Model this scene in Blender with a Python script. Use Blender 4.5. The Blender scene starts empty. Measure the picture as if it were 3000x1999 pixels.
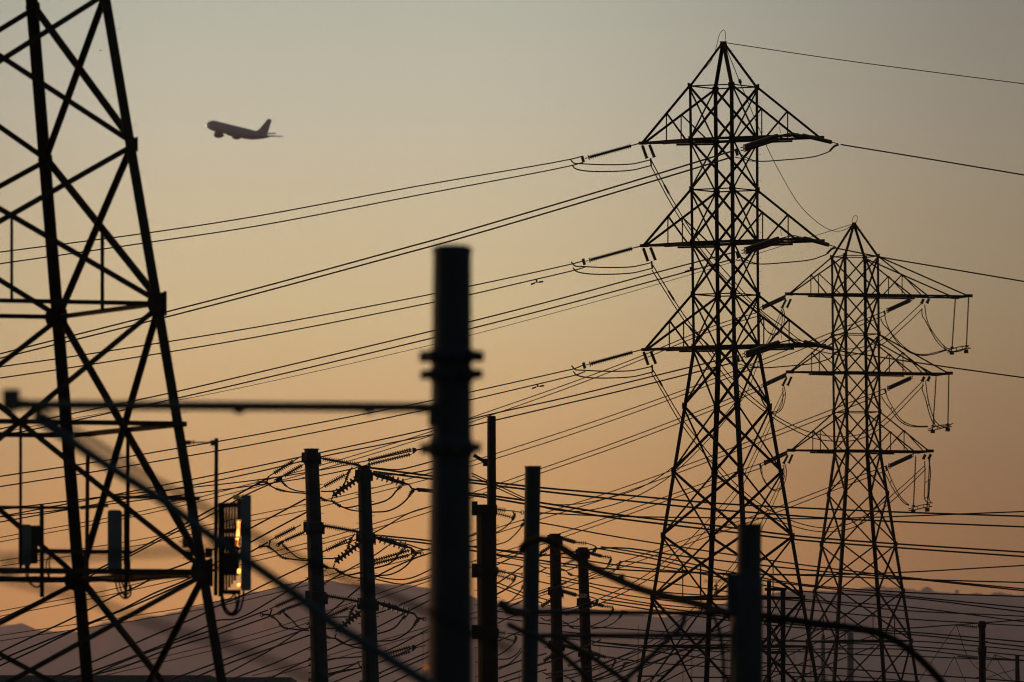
import bpy, math, random
from mathutils import Vector, Matrix
random.seed(7)
SC = bpy.context.scene
COL = SC.collection
# ---------------------------------------------------------------- camera geometry
W, HY, CZ = 0.1, 2350.0, 10.0          # frame width / distance, horizon row of the photo, eye height
def S(d): return W*d/3000.0            # metres per photo pixel at distance d
def P(px, py, d): return Vector(((px-1500)*S(d), d, CZ+(HY-py)*S(d)))
def ground_row(d): return HY+CZ/S(d)

# ---------------------------------------------------------------- materials
def mat(name, col, rough=0.6, metal=0.0, var=0.25, scale=3.0, spec=0.3, bump=0.0):
    m = bpy.data.materials.new(name); m.use_nodes = True
    nt = m.node_tree; b = nt.nodes['Principled BSDF']
    tc = nt.nodes.new('ShaderNodeTexCoord'); nz = nt.nodes.new('ShaderNodeTexNoise')
    nz.inputs['Scale'].default_value = scale; nz.inputs['Detail'].default_value = 6
    nt.links.new(tc.outputs['Object'], nz.inputs['Vector'])
    r = nt.nodes.new('ShaderNodeValToRGB')
    r.color_ramp.elements[0].position = .3; r.color_ramp.elements[1].position = .7
    r.color_ramp.elements[0].color = [c*(1-var) for c in col]+[1]
    r.color_ramp.elements[1].color = [min(1, c*(1+var)) for c in col]+[1]
    nt.links.new(nz.outputs['Fac'], r.inputs['Fac']); nt.links.new(r.outputs['Color'], b.inputs['Base Color'])
    b.inputs['Roughness'].default_value = rough; b.inputs['Metallic'].default_value = metal
    b.inputs['Specular IOR Level'].default_value = spec
    if bump:
        bp = nt.nodes.new('ShaderNodeBump'); bp.inputs['Strength'].default_value = bump
        nt.links.new(nz.outputs['Fac'], bp.inputs['Height']); nt.links.new(bp.outputs['Normal'], b.inputs['Normal'])
    return m
M = dict(
    cableblue=mat('blue grey cable sheath', (.05, .075, .10), .9, 0, .2, 5, .05),
    lattice=mat('weathered lattice steel', (.02, .021, .02), .85, 0, .3, 2.5, .15),
    wire=mat('dull aluminium cable', (.04, .04, .038), .9, 0, .2, 4, .05),
    pole=mat('dark weathering steel', (.017, .030, .038), .7, 0, .3, 1.2, .2),
    polefar=mat('brown weathering steel', (.018, .017, .015), .75, 0, .3, 1.2, .15),
    porcelain=mat('brown glazed porcelain', (.06, .035, .025), .25, 0, .2, 8, .5),
    polymer=mat('grey silicone rubber', (.05, .05, .052), .5, 0, .2, 8, .3),
    fitting=mat('galvanised fitting', (.06, .06, .06), .6, .3, .2, 8, .3),
    cable=mat('black rubber cable', (.012, .013, .015), .9, 0, .2, 5, .08),
    panel=mat('grey painted fibreglass', (.10, .115, .13), .55, 0, .12, 3, .3),
    box=mat('dark grey enclosure', (.035, .037, .04), .9, 0, .2, 4, .08),
    glint=mat('glint tinted steel', (.78, .46, .22), .34, 1, .15, 6, .5),  # steel coloured orange to carry the sun glint
    mast=mat('sunset tinted mast', (.60, .33, .24), .55, 0, .1, 2, .3),  # reddish orange of low sunlight put into the mast colour
    silo=mat('grey concrete', (.17, .14, .13), .85, 0, .15, 1, .2),
    hull=mat('grey aircraft skin', (.24, .31, .42), .5, 0, .06, .2, .3),
    engine=mat('dark engine nacelle', (.06, .06, .065), .4, 0, .1, .5, .4),
    ground=mat('dry grassland', (.06, .055, .035), .95, 0, .35, .02, .1),
    hillnear=mat('wooded hillside', (.25, .21, .19), .95, 0, .25, .004, .05),
    hillfar=mat('grassy hillside', (.36, .20, .13), .95, 0, .2, .003, .05),
    leaf=mat('dark foliage', (.04, .05, .028), .8, 0, .4, .6, .1),
    bark=mat('bark', (.05, .04, .03), .9, 0, .3, 4, .1),
    wall=mat('painted metal wall', (.26, .28, .32), .75, 0, .12, .6, .2),
    roof=mat('grey membrane roof', (.10, .10, .11), .85, 0, .15, .4, .15),
    feather=mat('dark feathers', (.04, .04, .04), .8, 0, .2, 20, .1),
    glass=mat('dark window glass', (.03, .035, .04), .15, 0, .1, 2, .5),
)
lamp = bpy.data.materials.new('landing lamp'); lamp.use_nodes = True
e = lamp.node_tree.nodes.new('ShaderNodeEmission'); e.inputs[0].default_value = (1, .72, .5, 1); e.inputs[1].default_value = 2.5
lamp.node_tree.links.new(e.outputs[0], lamp.node_tree.nodes['Material Output'].inputs[0]); M['lamp'] = lamp

# ---------------------------------------------------------------- mesh helper
def perp(d, up=None):
    d = d.normalized(); up = Vector(up) if up is not None else Vector((0, 0, 1))
    if abs(d.dot(up.normalized())) > .97: up = Vector((0, 1, 0))
    u = d.cross(up).normalized(); return u, u.cross(d).normalized()
class MB:
    def __init__(s): s.v = []; s.f = []; s.sm = []
    def add(s, vs, fs, smooth=False):
        n = len(s.v); s.v += [Vector(x) for x in vs]; s.f += [[i+n for i in f] for f in fs]; s.sm += [smooth]*len(fs); return s
    def box(s, c, ax, ay, az):
        c, ax, ay, az = map(Vector, (c, ax, ay, az))
        vs = [c+ax*i+ay*j+az*k for k in (-1, 1) for j in (-1, 1) for i in (-1, 1)]
        return s.add(vs, [(0, 2, 3, 1), (4, 5, 7, 6), (0, 1, 5, 4), (2, 6, 7, 3), (0, 4, 6, 2), (1, 3, 7, 5)])
    def abox(s, c, x, y, z): return s.box(c, (x/2, 0, 0), (0, y/2, 0), (0, 0, z/2))
    def beam(s, a, b, w, h=None, up=None):
        a, b = Vector(a), Vector(b); h = h or w
        u, v = perp(b-a, up); return s.box((a+b)/2, u*(w/2), (b-a)/2, v*(h/2))
    def ell(s, a, b, u, v, w, t):
        a, b, u, v = map(Vector, (a, b, u, v)); d = (b-a).normalized()
        u = (u-d*u.dot(d)).normalized(); v = (v-d*v.dot(d)); v = (v-u*v.dot(u)).normalized()
        sec = [Vector((0, 0)), Vector((w, 0)), Vector((w, t)), Vector((t, t)), Vector((t, w)), Vector((0, w))]
        vs = [p+u*q.x+v*q.y for p in (a, b) for q in sec]
        fs = [(i, (i+1) % 6, (i+1) % 6+6, i+6) for i in range(6)]+[(0, 5, 4, 3, 2, 1), (6, 7, 8, 9, 10, 11)]
        return s.add(vs, fs)
    def tube(s, pts, r, n=6, smooth=True):
        pts = [Vector(p) for p in pts]; m = len(pts)
        rad = r if isinstance(r, (list, tuple)) else [r]*m
        u = None; vs = []
        for i, p in enumerate(pts):
            d = (pts[min(i+1, m-1)]-pts[max(i-1, 0)]).normalized()
            if u is None: u, w = perp(d)
            else:
                u = u-d*u.dot(d); u = u.normalized() if u.length > 1e-9 else perp(d)[0]
            w = u.cross(d)
            for k in range(n):
                a = 2*math.pi*k/n; vs.append(p+(u*math.cos(a)+w*math.sin(a))*rad[i])
        fs = [(i*n+k, i*n+(k+1) % n, (i+1)*n+(k+1) % n, (i+1)*n+k) for i in range(m-1) for k in range(n)]
        s.add(vs, fs, smooth); s.add(vs[:n], [tuple(range(n))[::-1]]); s.add(vs[-n:], [tuple(range(n))]); return s
    def lathe(s, a, b, prof, n=12, smooth=False):
        a, b = Vector(a), Vector(b); d = (b-a).normalized(); u, w = perp(d); vs = []
        for t, r in prof:
            for k in range(n):
                q = 2*math.pi*k/n; vs.append(a+d*t+(u*math.cos(q)+w*math.sin(q))*max(r, 1e-4))
        m = len(prof)
        fs = [(i*n+k, i*n+(k+1) % n, (i+1)*n+(k+1) % n, (i+1)*n+k) for i in range(m-1) for k in range(n)]
        s.add(vs, fs, smooth); s.add(vs[:n], [tuple(range(n))[::-1]]); s.add(vs[-n:], [tuple(range(n))]); return s
    def ring(s, c, nrm, R, r, n=14, k=5):
        c = Vector(c); u, w = perp(Vector(nrm)); nn = Vector(nrm).normalized(); vs = []
        for i in range(n):
            a = 2*math.pi*i/n; o = u*math.cos(a)+w*math.sin(a)
            for j in range(k):
                q = 2*math.pi*j/k; vs.append(c+o*(R+r*math.cos(q))+nn*r*math.sin(q))
        fs = [(i*k+j, ((i+1) % n)*k+j, ((i+1) % n)*k+(j+1) % k, i*k+(j+1) % k) for i in range(n) for j in range(k)]
        return s.add(vs, fs, True)
    def plate(s, pts, th):
        pts = [Vector(p) for p in pts]; th = Vector(th); n = len(pts)
        vs = [p-th/2 for p in pts]+[p+th/2 for p in pts]
        return s.add(vs, [tuple(range(n))[::-1], tuple(range(n, 2*n))]+[(i, (i+1) % n, n+(i+1) % n, n+i) for i in range(n)])
    def build(s, name, m, parent=None, origin=None):
        if parent is not None: o0 = Vector(parent['_o'])
        elif origin is not None: o0 = Vector(origin)
        else:
            o0 = Vector([(min(v[i] for v in s.v)+max(v[i] for v in s.v))/2 for i in range(3)])
        me = bpy.data.meshes.new(name); me.from_pydata([v-o0 for v in s.v], [], s.f); me.validate()
        if len(me.polygons) == len(s.sm): me.polygons.foreach_set('use_smooth', s.sm)
        me.materials.append(M[m] if isinstance(m, str) else m)
        ob = bpy.data.objects.new(name, me); COL.objects.link(ob); ob['_o'] = list(o0)
        if parent is not None: ob.parent = parent
        else: ob.location = o0
        return ob
LAB = {}
def tag(o, label=None, cat=None, group=None, kind=None):
    if label: o['label'] = label; LAB.setdefault(label, []).append(o.name)
    if cat: o['category'] = cat
    if group: o['group'] = group
    if kind: o['kind'] = kind
    return o
def empty(name, loc, label, cat, group=None):
    o = bpy.data.objects.new(name, None); COL.objects.link(o); o.location = loc; o['_o'] = list(loc); o.empty_display_size = .5
    return tag(o, label, cat, group)
def spline(pts, k=5):
    pts = [Vector(p) for p in pts]
    if len(pts) < 3: return [pts[0].lerp(pts[1], i/8) for i in range(9)]
    ext = [pts[0]*2-pts[1]]+pts+[pts[-1]*2-pts[-2]]; t = [0]
    for i in range(1, len(ext)): t.append(t[-1]+max(1e-6, (ext[i]-ext[i-1]).length**.5))
    out = []
    for i in range(1, len(ext)-2):
        p0, p1, p2, p3 = ext[i-1:i+3]; t0, t1, t2, t3 = t[i-1:i+3]
        for j in range(k):
            x = t1+(t2-t1)*j/k
            a1 = p0*((t1-x)/(t1-t0))+p1*((x-t0)/(t1-t0)); a2 = p1*((t2-x)/(t2-t1))+p2*((x-t1)/(t2-t1)); a3 = p2*((t3-x)/(t3-t2))+p3*((x-t2)/(t3-t2))
            b1 = a1*((t2-x)/(t2-t0))+a2*((x-t0)/(t2-t0)); b2 = a2*((t3-x)/(t3-t1))+a3*((x-t1)/(t3-t1))
            out.append(b1*((t2-x)/(t2-t1))+b2*((x-t1)/(t2-t1)))
    return out+[pts[-1]]
def pathpts(pts, d0, d1, k=5):
    """photo points of a cable -> world curve running from distance d0 to d1"""
    sp = spline([Vector((x, y, 0)) for x, y in pts], k); L = [0]
    for i in range(1, len(sp)): L.append(L[-1]+(sp[i]-sp[i-1]).length)
    return [P(p.x, p.y, d0+(d1-d0)*l/L[-1]) for p, l in zip(sp, L)]
def extend(pts, by=2600):
    pts = [tuple(p) for p in pts]
    def out(a, b):
        dx = a[0]-b[0]; q = by/abs(dx) if dx else 0; return (a[0]+dx*q, a[1]+(a[1]-b[1])*q)
    if not 8 < pts[0][0] < 2992: pts = [out(pts[0], pts[1])]+pts
    if not 8 < pts[-1][0] < 2992: pts = pts+[out(pts[-1], pts[-2])]
    return pts
def wire(pts, d0, d1, r, label, group=None, name='conductor_wire', cat='power line', m='wire', ext=True, n=6, parent=None):
    p3 = pathpts(extend(pts) if ext else pts, d0, d1); wk = 1.22 if r < 2.5 else 1
    b = MB().tube(p3, r*wk*S((d0+d1)/2), n)
    o = b.build(name, m, parent)
    return tag(o, label, cat, group) if parent is None else o
def pair(up, lo, d0, d1, r, desc, group='twin conductors of the power lines', **k):
    return (wire(up, d0, d1, r, 'upper wire of the pair '+desc, group, **k), wire(lo, d0, d1, r, 'lower wire of the pair '+desc, group, **k))
def shed_profile(L, rc, rs, pitch, fat=.45, e0=0, e1=0):
    n = max(3, int(round((L-e0-e1)/pitch))); p = (L-e0-e1)/n; out = [(0, rc*.6), (e0, rc*.6), (e0, rc)]
    for i in range(n):
        t = e0+i*p
        out += [(t+p*(.5-fat/2), rc), (t+p*(.5-fat*.35), rs), (t+p*(.5+fat*.05), rs), (t+p*(.5+fat/2), rc)]
    return out+[(L-e1, rc), (L-e1, rc*.6), (L, rc*.6)]
def insulator(a, b, d0, d1, rc, rs, pitch, label, group, m='porcelain', fat=.45, parts=(), e=0, name='insulator_string'):
    lim = (.6 if d0 in (496, 494, 668, 683) else .2)*math.dist(a, b)*S(d0); d1 = d0+max(-lim, min(lim, d1-d0))
    A, B = P(*a, d0), P(*b, d1); s = S((d0+d1)/2); L = (B-A).length
    o = MB().lathe(A, B, shed_profile(L, rc*s, rs*s, pitch*s, fat, e*s, e*s), 12).build(name, m)
    tag(o, label, 'insulator', group); dv = (B-A).normalized()
    for kind, t, size in parts:
        c = A+dv*(L*t); q = MB()
        if kind == 'corona_ring': q.ring(c, dv, size*s, 1.3*s)
        elif kind == 'yoke_plate':
            u, v = perp(dv); q.box(c, dv*(size*.46*s), v*(size*1.05*s), u*(1.2*s))
        elif kind == 'link':
            q.lathe(c-dv*size*s, c+dv*size*s, [(0, .8*s), (size*.6*s, 2*s), (size*1.1*s, 1*s), (size*1.5*s, 2*s), (size*2*s, .8*s)], 8)
        elif kind == 'end_cap': q.lathe(c-dv*size*s*.4, c+dv*size*s*.4, [(0, size*s*.7), (size*s*.2, size*s), (size*s*.6, size*s), (size*s*.8, size*s*.7)], 10)
        q.build(kind, 'fitting', o)
    return o

# ---------------------------------------------------------------- lattice towers
class Tower:
    def __init__(s, label, group, d, phi, rings, legw, bracew, foot=None):
        s.d, s.phi, s.rings, s.k = d, math.radians(phi), rings, S(d)
        base = P(rings[-1][1], rings[-1][0], d)
        s.root = empty('lattice_tower', base, label, 'power tower', group); s.legw, s.bw = legw*s.k, bracew*s.k
        c, q = math.cos(s.phi), math.sin(s.phi)
        s.off = [Vector((q, -c, 0)), Vector((c, q, 0)), Vector((-q, c, 0)), Vector((-c, -q, 0))]
    def ring(s, py):
        r = s.rings
        for a, b in zip(r, r[1:]):
            if a[0] <= py <= b[0]:
                t = (py-a[0])/(b[0]-a[0]); return (a[1]+(b[1]-a[1])*t, a[2]+(b[2]-a[2])*t)
        return r[-1][1:3]
    def corner(s, k, py):
        cx, R = s.ring(py); return P(cx, py, s.d)+s.off[k % 4]*(R*s.k)
    def centre(s, py): return P(s.ring(py)[0], py, s.d)
    def along(s, i): return (s.off[(i+1) % 4]-s.off[i % 4]).normalized()
    def normal(s, i): return ((s.off[i % 4]+s.off[(i+1) % 4])/2).normalized()
    def legs(s, levels, gus=8, bolts=(0,), bolt_len=9, bolt_gap=40, flare=None):
        s.leg = []
        for k in range(4):
            b = MB(); u, v = s.along(k), -s.along(k-1)
            for a, c in zip(s.rings, s.rings[1:]):
                lw = s.legw*(1.35 if flare and a[0] >= flare else 1); b.ell(s.corner(k, a[0]), s.corner(k, c[0]), u, v, lw, lw*.14)
            if k in bolts:
                py = s.rings[0][0]+20; j = 0; out = s.off[k]
                while py < min(s.rings[-1][0]-40, 2100):
                    dv = (-v if j % 2 else -u); dv = (dv+out*.4).normalized(); p = s.corner(k, py)+out*s.legw*.0
                    b.beam(p, p+dv*bolt_len*s.k, .7*s.k); py += bolt_gap; j += 1
            lg = b.build('leg', 'lattice', s.root); s.leg.append(lg)
            for q_, py in enumerate(levels):
                g = MB(); p = s.corner(k, py); z = Vector((0, 0, 1)); th = s.legw*.1
                for w, nn in ((u, s.normal(k)), (v, s.normal(k-1))):
                    c = p+nn*th*1.2; G = (gus[q_] if isinstance(gus, tuple) else gus)*s.k
                    g.plate([c-w*.3*G+z*G*.9, c+w*G*1.05+z*G*.55, c+w*G*1.25, c+w*G*1.05-z*G*.55, c-w*.3*G-z*G*.9], nn*th)
                g.build('gusset_plate', 'lattice', lg)
    def bar(s, b, i, p, q, w, off=0):
        nn = s.normal(i); d = (q-p).normalized(); u = d.cross(nn).normalized(); b.ell(p+nn*off-u*w*.5, q+nn*off-u*w*.5, u, -nn, w, w*.16)
    def panel(s, y0, y1, kind='x', w=None, faces=(0, 1, 2, 3), drop=None):
        w = w*s.k if w else s.bw
        for i in faces:
            b = MB(); a0, a1, c0, c1 = s.corner(i, y0), s.corner(i+1, y0), s.corner(i, y1), s.corner(i+1, y1)
            s.bar(b, i, a0, c1, w); s.bar(b, i, a1, c0, w, w*.4)
            if drop or kind == 'xmid':
                w0, w1 = (a1-a0).length, (c1-c0).length; t = w0/(w0+w1)
                x = a0.lerp(c1, t)
                if drop: s.bar(b, i, x, Vector((x.x, x.y, s.centre(drop).z)), w*.55, w*.7)
                if kind == 'xmid':
                    m0, m1 = a0.lerp(c0, t), a1.lerp(c1, t); s.bar(b, i, m0, m1, w*.9, w*.8)
                    for e0, e1 in ((c0, c1), (c1, c0)):
                        mid = x.lerp(e0, .5); s.bar(b, i, mid, m0.lerp(c0, .5) if e0 is c0 else m1.lerp(c1, .5), w*.6, w*.9)
            b.build('cross_brace', 'lattice', s.root)
    def strut(s, py, w=None, faces=(0, 1, 2, 3)):
        for i in faces:
            b = MB(); s.bar(b, i, s.corner(i, py), s.corner(i+1, py), w*s.k if w else s.bw, -.3*s.bw); b.build('horizontal_strut', 'lattice', s.root)
    def arm(s, i, py, top, t_tip, pointed, hang=.48, t_in=None, tip_up=0, cw=1.0):
        """crossarm on face i: bottom chords at row py, ties up to row top; lengths in photo pixels"""
        nn, k = s.normal(i), s.k; c0, c1 = s.corner(i, py), s.corner(i+1, py); z = Vector((0, 0, 1))
        if pointed: e0 = e1 = (c0+c1)/2+nn*t_tip*k+z*tip_up*k
        else: e0, e1 = c0+nn*t_tip*k, c1+nn*t_tip*k
        al = s.along(i)
        if pointed: e0, e1 = e0-al*6*k, e1+al*6*k
        w = s.bw*1.15*cw; b = MB()
        for c, e in ((c0, e0), (c1, e1)):
            d = (e-c).normalized(); b.ell(c-z*w*.5, e-z*w*.5, z, al if c is c0 else -al, w, w*.18); b.beam(c-z*w*.95, c.lerp(e, .55)-z*w*.95, w*.7, w*.8)
        N = 3 if pointed else 4
        for j in range(N):
            b.beam(c0.lerp(e0, j/N)-z*w*.3, c1.lerp(e1, (j+1)/N)-z*w*.3, w*.5, w*.3)
            b.beam(c1.lerp(e1, j/N)-z*w*.36, c0.lerp(e0, (j+1)/N)-z*w*.36, w*.5, w*.3)
        if pointed: b.box((e0+e1)/2+nn*2*k, nn*11*k, al*7*k, z*4.5*k)
        else:
            b.beam(e0, e1, w*1.2, w*1.4)
            for e in (e0, e1): b.box(e+nn*2*k+z*1*k, nn*12*k, al*2*k, z*4.5*k)
        arm = b.build('crossarm', 'lattice', s.root)
        for c, e, q in ((c0, e0, s.corner(i, top)), (c1, e1, s.corner(i+1, top))):
            ends = [e] if t_in is None or pointed else ([c+nn*t_in*k]+([e] if t_tip > t_in+20 else []))
            for g in ends:
                MB().ell(q, g+z*3*k, al, -z, s.bw*.95, s.bw*.16).build('tie_beam', 'lattice', arm)
            g = ends[0]; h = q.lerp(g+z*3*k, hang); f = Vector((h.x, h.y, c.z+(g.z-c.z)*hang))
            hb = MB().beam(h, f, s.bw*.62); hb.beam(h, c.lerp(g, .08), s.bw*.7); hb.build('hanger', 'lattice', arm)
            if t_in is not None:
                hb = MB().beam(h, c.lerp(g, .88), s.bw*.6); hb.build('hanger', 'lattice', arm)
        return arm, e0, e1
LV = ['topmost', 'middle', 'lowest']
# ================================================================ tall tower right of centre
TM = Tower('tall lattice power tower right of centre, three levels of crossarms', 'lattice power towers', 500, 12.7,
    [(128, 2119, 8), (254, 2119.5, 104.5), (410, 2121, 104), (557, 2122.5, 103), (712, 2124, 102.5), (864, 2125.5, 102), (1018, 2128, 102),
     (1190, 2130, 132), (1381, 2131, 165.6), (1570, 2132, 198.6), (1752, 2132.5, 230.5), (2070, 2133, 286), (2500, 2134, 361), (2950, 2135, 440)], 8.4, 5.8)
mlv = [254, 410, 557, 712, 864, 1018, 1190, 1381, 1570, 1752, 2070, 2500]
TM.legs(mlv, 11, (0, 1), 8, 38, 1018)
for a, c in zip(mlv[:-1], mlv[1:]):
    TM.panel(a, c, 'xmid' if a >= 1752 else 'x', 5.7 if a < 1018 else 6.3, drop=1752 if a == 1570 else None)
for y in (254, 557, 864): TM.strut(y, 3.6)
for y in (410, 712, 1018): TM.strut(y, 8)
TM.strut(1752, 6.5); TM.strut(2070, 6.5); TM.strut(2500, 6.5)
pk = MB(); c = TM.centre(128); pk.box(c, (9*TM.k, 0, 0), (0, 7*TM.k, 0), (0, 0, 5*TM.k)); pk.box(c+Vector((0, 0, 5.6*TM.k)), (11*TM.k, 0, 0), (0, 4*TM.k, 0), (0, 0, .8*TM.k))
for i in range(4): pk.beam(c+TM.off[i]*6*TM.k, c+TM.off[i]*9*TM.k-Vector((0, 0, 13*TM.k)), 8*TM.k, 2*TM.k)
pk.build('peak_cap', 'lattice', TM.root)
wire([(2124, 124), (2125, 98), (2121, 88), (2113, 93), (2105, 111), (2097, 144), (2083, 180), (2063, 203), (2032, 236)], 500, 500, .7, None, name='bond_wire', parent=TM.root, ext=False, m='wire')
armsM = []
for lv, (y, up) in enumerate(((410, 254), (712, 557), (1018, 864))):
    L = TM.arm(2, y, up, 203, True); R = TM.arm(0, y, up, 209, False); armsM.append((L, R))
for lv, (y, dx) in enumerate(((0, 0), (301, 3), (605, 4))):
    n = LV[lv]
    hk = MB(); a = P(2287+dx, 390+y, 496); hk.tube([a, P(2284+dx, 375+y, 496), P(2286+dx, 371+y, 496)], .8*TM.k, 5); hk.build('bird_guard', 'fitting', TM.root)
    # strings on the left arm
    g = 'strain insulator strings of the tall tower'
    insulator((1849+dx, 427.5+y), (1727+dx, 461+y), 502, 501.8, 3.6, 7.4, 6.8, f'ribbed insulator string pulling left from the {n} left crossarm of the tall tower', g, 'porcelain', .4,
              (('corona_ring', 1.02, 7), ('yoke_plate', 1.16, 9), ('link', -.1, 7), ('link', -.19, 5), ('link', 1.08, 4)))
    wire([(1880+dx, 418+y), (1849+dx, 427+y)], 502, 502, 1.3, f'short steel chain at the tip of the {n} left crossarm of the tall tower', 'chains and link plates', 'link_chain', 'chain', 'fitting', False)
    for j, (a, b) in enumerate((((1882, 427), (1895, 464)), ((1903, 425), (1917, 461)))):
        insulator((a[0]+dx, a[1]+y), (b[0]+dx, b[1]+y), 502, 502, 4.0, 5.0, 2.8, f"{('left', 'right')[j]} of two short insulators hanging below the {n} left crossarm of the tall tower", 'hanging jumper insulators', 'polymer', .6,
                  (('corona_ring', .98, 4.6), ('end_cap', 0, 3)))
    wire([(1671+dx, 467+y), (1681+dx, 478+y), (1703+dx, 480+y), (1770+dx, 483+y), (1850+dx, 481+y), (1880+dx, 475+y), (1905+dx, 469+y)], 499, 502, 1.6, f'upper slack jumper loop under the {n} left crossarm of the tall tower', 'jumper loops', 'jumper_wire', 'jumper cable', ext=False)
    wire([(1676+dx, 484+y), (1685+dx, 494+y), (1715+dx, 501+y), (1775+dx, 503+y), (1850+dx, 499+y), (1890+dx, 490+y), (1909+dx, 485+y)], 499, 502, 1.6, f'lower slack jumper loop under the {n} left crossarm of the tall tower', 'jumper loops', 'jumper_wire', 'jumper cable', ext=False)
    wire([(1906+dx, 464+y), (1908+dx, 486+y)], 502, 502, 2.6, f'small clamp between the jumper loops below the {n} left crossarm of the tall tower', 'jumper clamps', 'jumper_clamp', 'clamp', 'fitting', False)
    # strings on the right arm
    for j, off in enumerate((-4, 5)):
        insulator((2278+dx, 402+y+off), (2183+dx, 433+y+off), 496, 490, 5.0, 6.8, 3.6, f"{('upper', 'lower')[j]} of the twin dark insulators angled under the {n} right crossarm of the tall tower", g, 'porcelain', .6,
                  (('corona_ring', 1.02, 6), ('link', 1.1, 5)) + ((('yoke_plate', 1.26, 10),) if j == 1 else ()))
    wire([(2320+dx, 390+y), (2300+dx, 394+y), (2278+dx, 400+y)], 496, 496, 1.6, f'short chain from the end of the {n} right crossarm to its twin insulators', 'chains and link plates', 'link_chain', 'chain', 'fitting', False)
    ex = (0, -8, 4)[lv]
    insulator((2352+dx, 397+y), (2436+ex, 417+y), 494, 490, 4.6, 6.2, 3.4, f'insulator pulling right from the {n} right crossarm end of the tall tower', g, 'porcelain', .6, (('end_cap', .98, 5.6), ('link', 1.07, 5), ('link', 1.18, 5)))
    wire([(2320+dx, 389+y), (2352+dx, 396+y)], 496, 494, 1.4, f'short chain ahead of the right pulling insulator on the {n} crossarm of the tall tower', 'chains and link plates', 'link_chain', 'chain', 'fitting', False)
    jl = wire([(2457+ex, 423+y), (2444+ex, 428+y), (2431+ex, 443+y), (2410+ex, 452+y), (2382+ex*.5, 460+y), (2297, 469+y), (2231+dx, 473+y), (2210+dx, 471+y), (2186+dx, 462+y), (2165+dx, 450+y)], 490, 490, 1.5,
         f'curved jumper cable below the {n} right crossarm of the tall tower', 'jumper loops', 'jumper_wire', 'jumper cable', ext=False)
    ar = MB(); A = pathpts([(2457+ex, 424+y), (2444+ex, 429+y), (2431+ex, 443+y)], 490, 490, 4)
    for q0, q1 in zip(A, A[1:]): ar.lathe(q0, q1, [(0, 2*TM.k), ((q1-q0).length*.2, 3.4*TM.k), ((q1-q0).length*.8, 3.4*TM.k), ((q1-q0).length, 2*TM.k)], 8)
    ar.build('vibration_armour', 'fitting', jl)
    wire([(2231+dx, 473+y), (2198+dx, 472+y), (2176+dx, 466+y), (2152+dx, 460+y)], 490, 490, 1.2, f'thin lower branch of the jumper cable under the {n} right crossarm', 'jumper loops', 'jumper_wire', 'jumper cable', ext=False)
# ================================================================ smaller tower behind
TR = Tower('smaller lattice power tower standing behind the tall one near the right edge', 'lattice power towers', 675, -25.7,
    [(655, 2502, 6), (752, 2504.5, 77), (865, 2506, 77), (980, 2507, 77), (1093, 2508.5, 77), (1208, 2510, 77), (1322, 2512, 77),
     (1446, 2513.5, 97.5), (1595, 2515, 122), (1732, 2516, 145), (1879, 2517, 169), (2150, 2518, 214), (2794, 2520, 320)], 6.8, 4.4)
rlv = [752, 865, 980, 1093, 1208, 1322, 1446, 1595, 1732, 1879, 2150]
TR.legs(rlv, 8, (1,), 7, 33, 1322)
for a, c in zip(rlv[:-1], rlv[1:]): TR.panel(a, c, 'xmid' if a >= 1879 else 'x', 4.4, drop=1879 if a == 1732 else None)
for y in (752, 980, 1208): TR.strut(y, 2.7)
for y in (865, 1093, 1322): TR.strut(y, 6)
TR.strut(1879, 5); TR.strut(2150, 5)
pk = MB(); c = TR.centre(656); pk.box(c, (6*TR.k, 0, 0), (0, 5*TR.k, 0), (0, 0, 4*TR.k)); pk.build('peak_cap', 'lattice', TR.root)
wire([(2496, 650), (2499, 638), (2505, 632), (2511, 634), (2512, 642), (2508, 652)], 675, 675, .7, None, name='bond_wire', parent=TR.root, ext=False)
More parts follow.
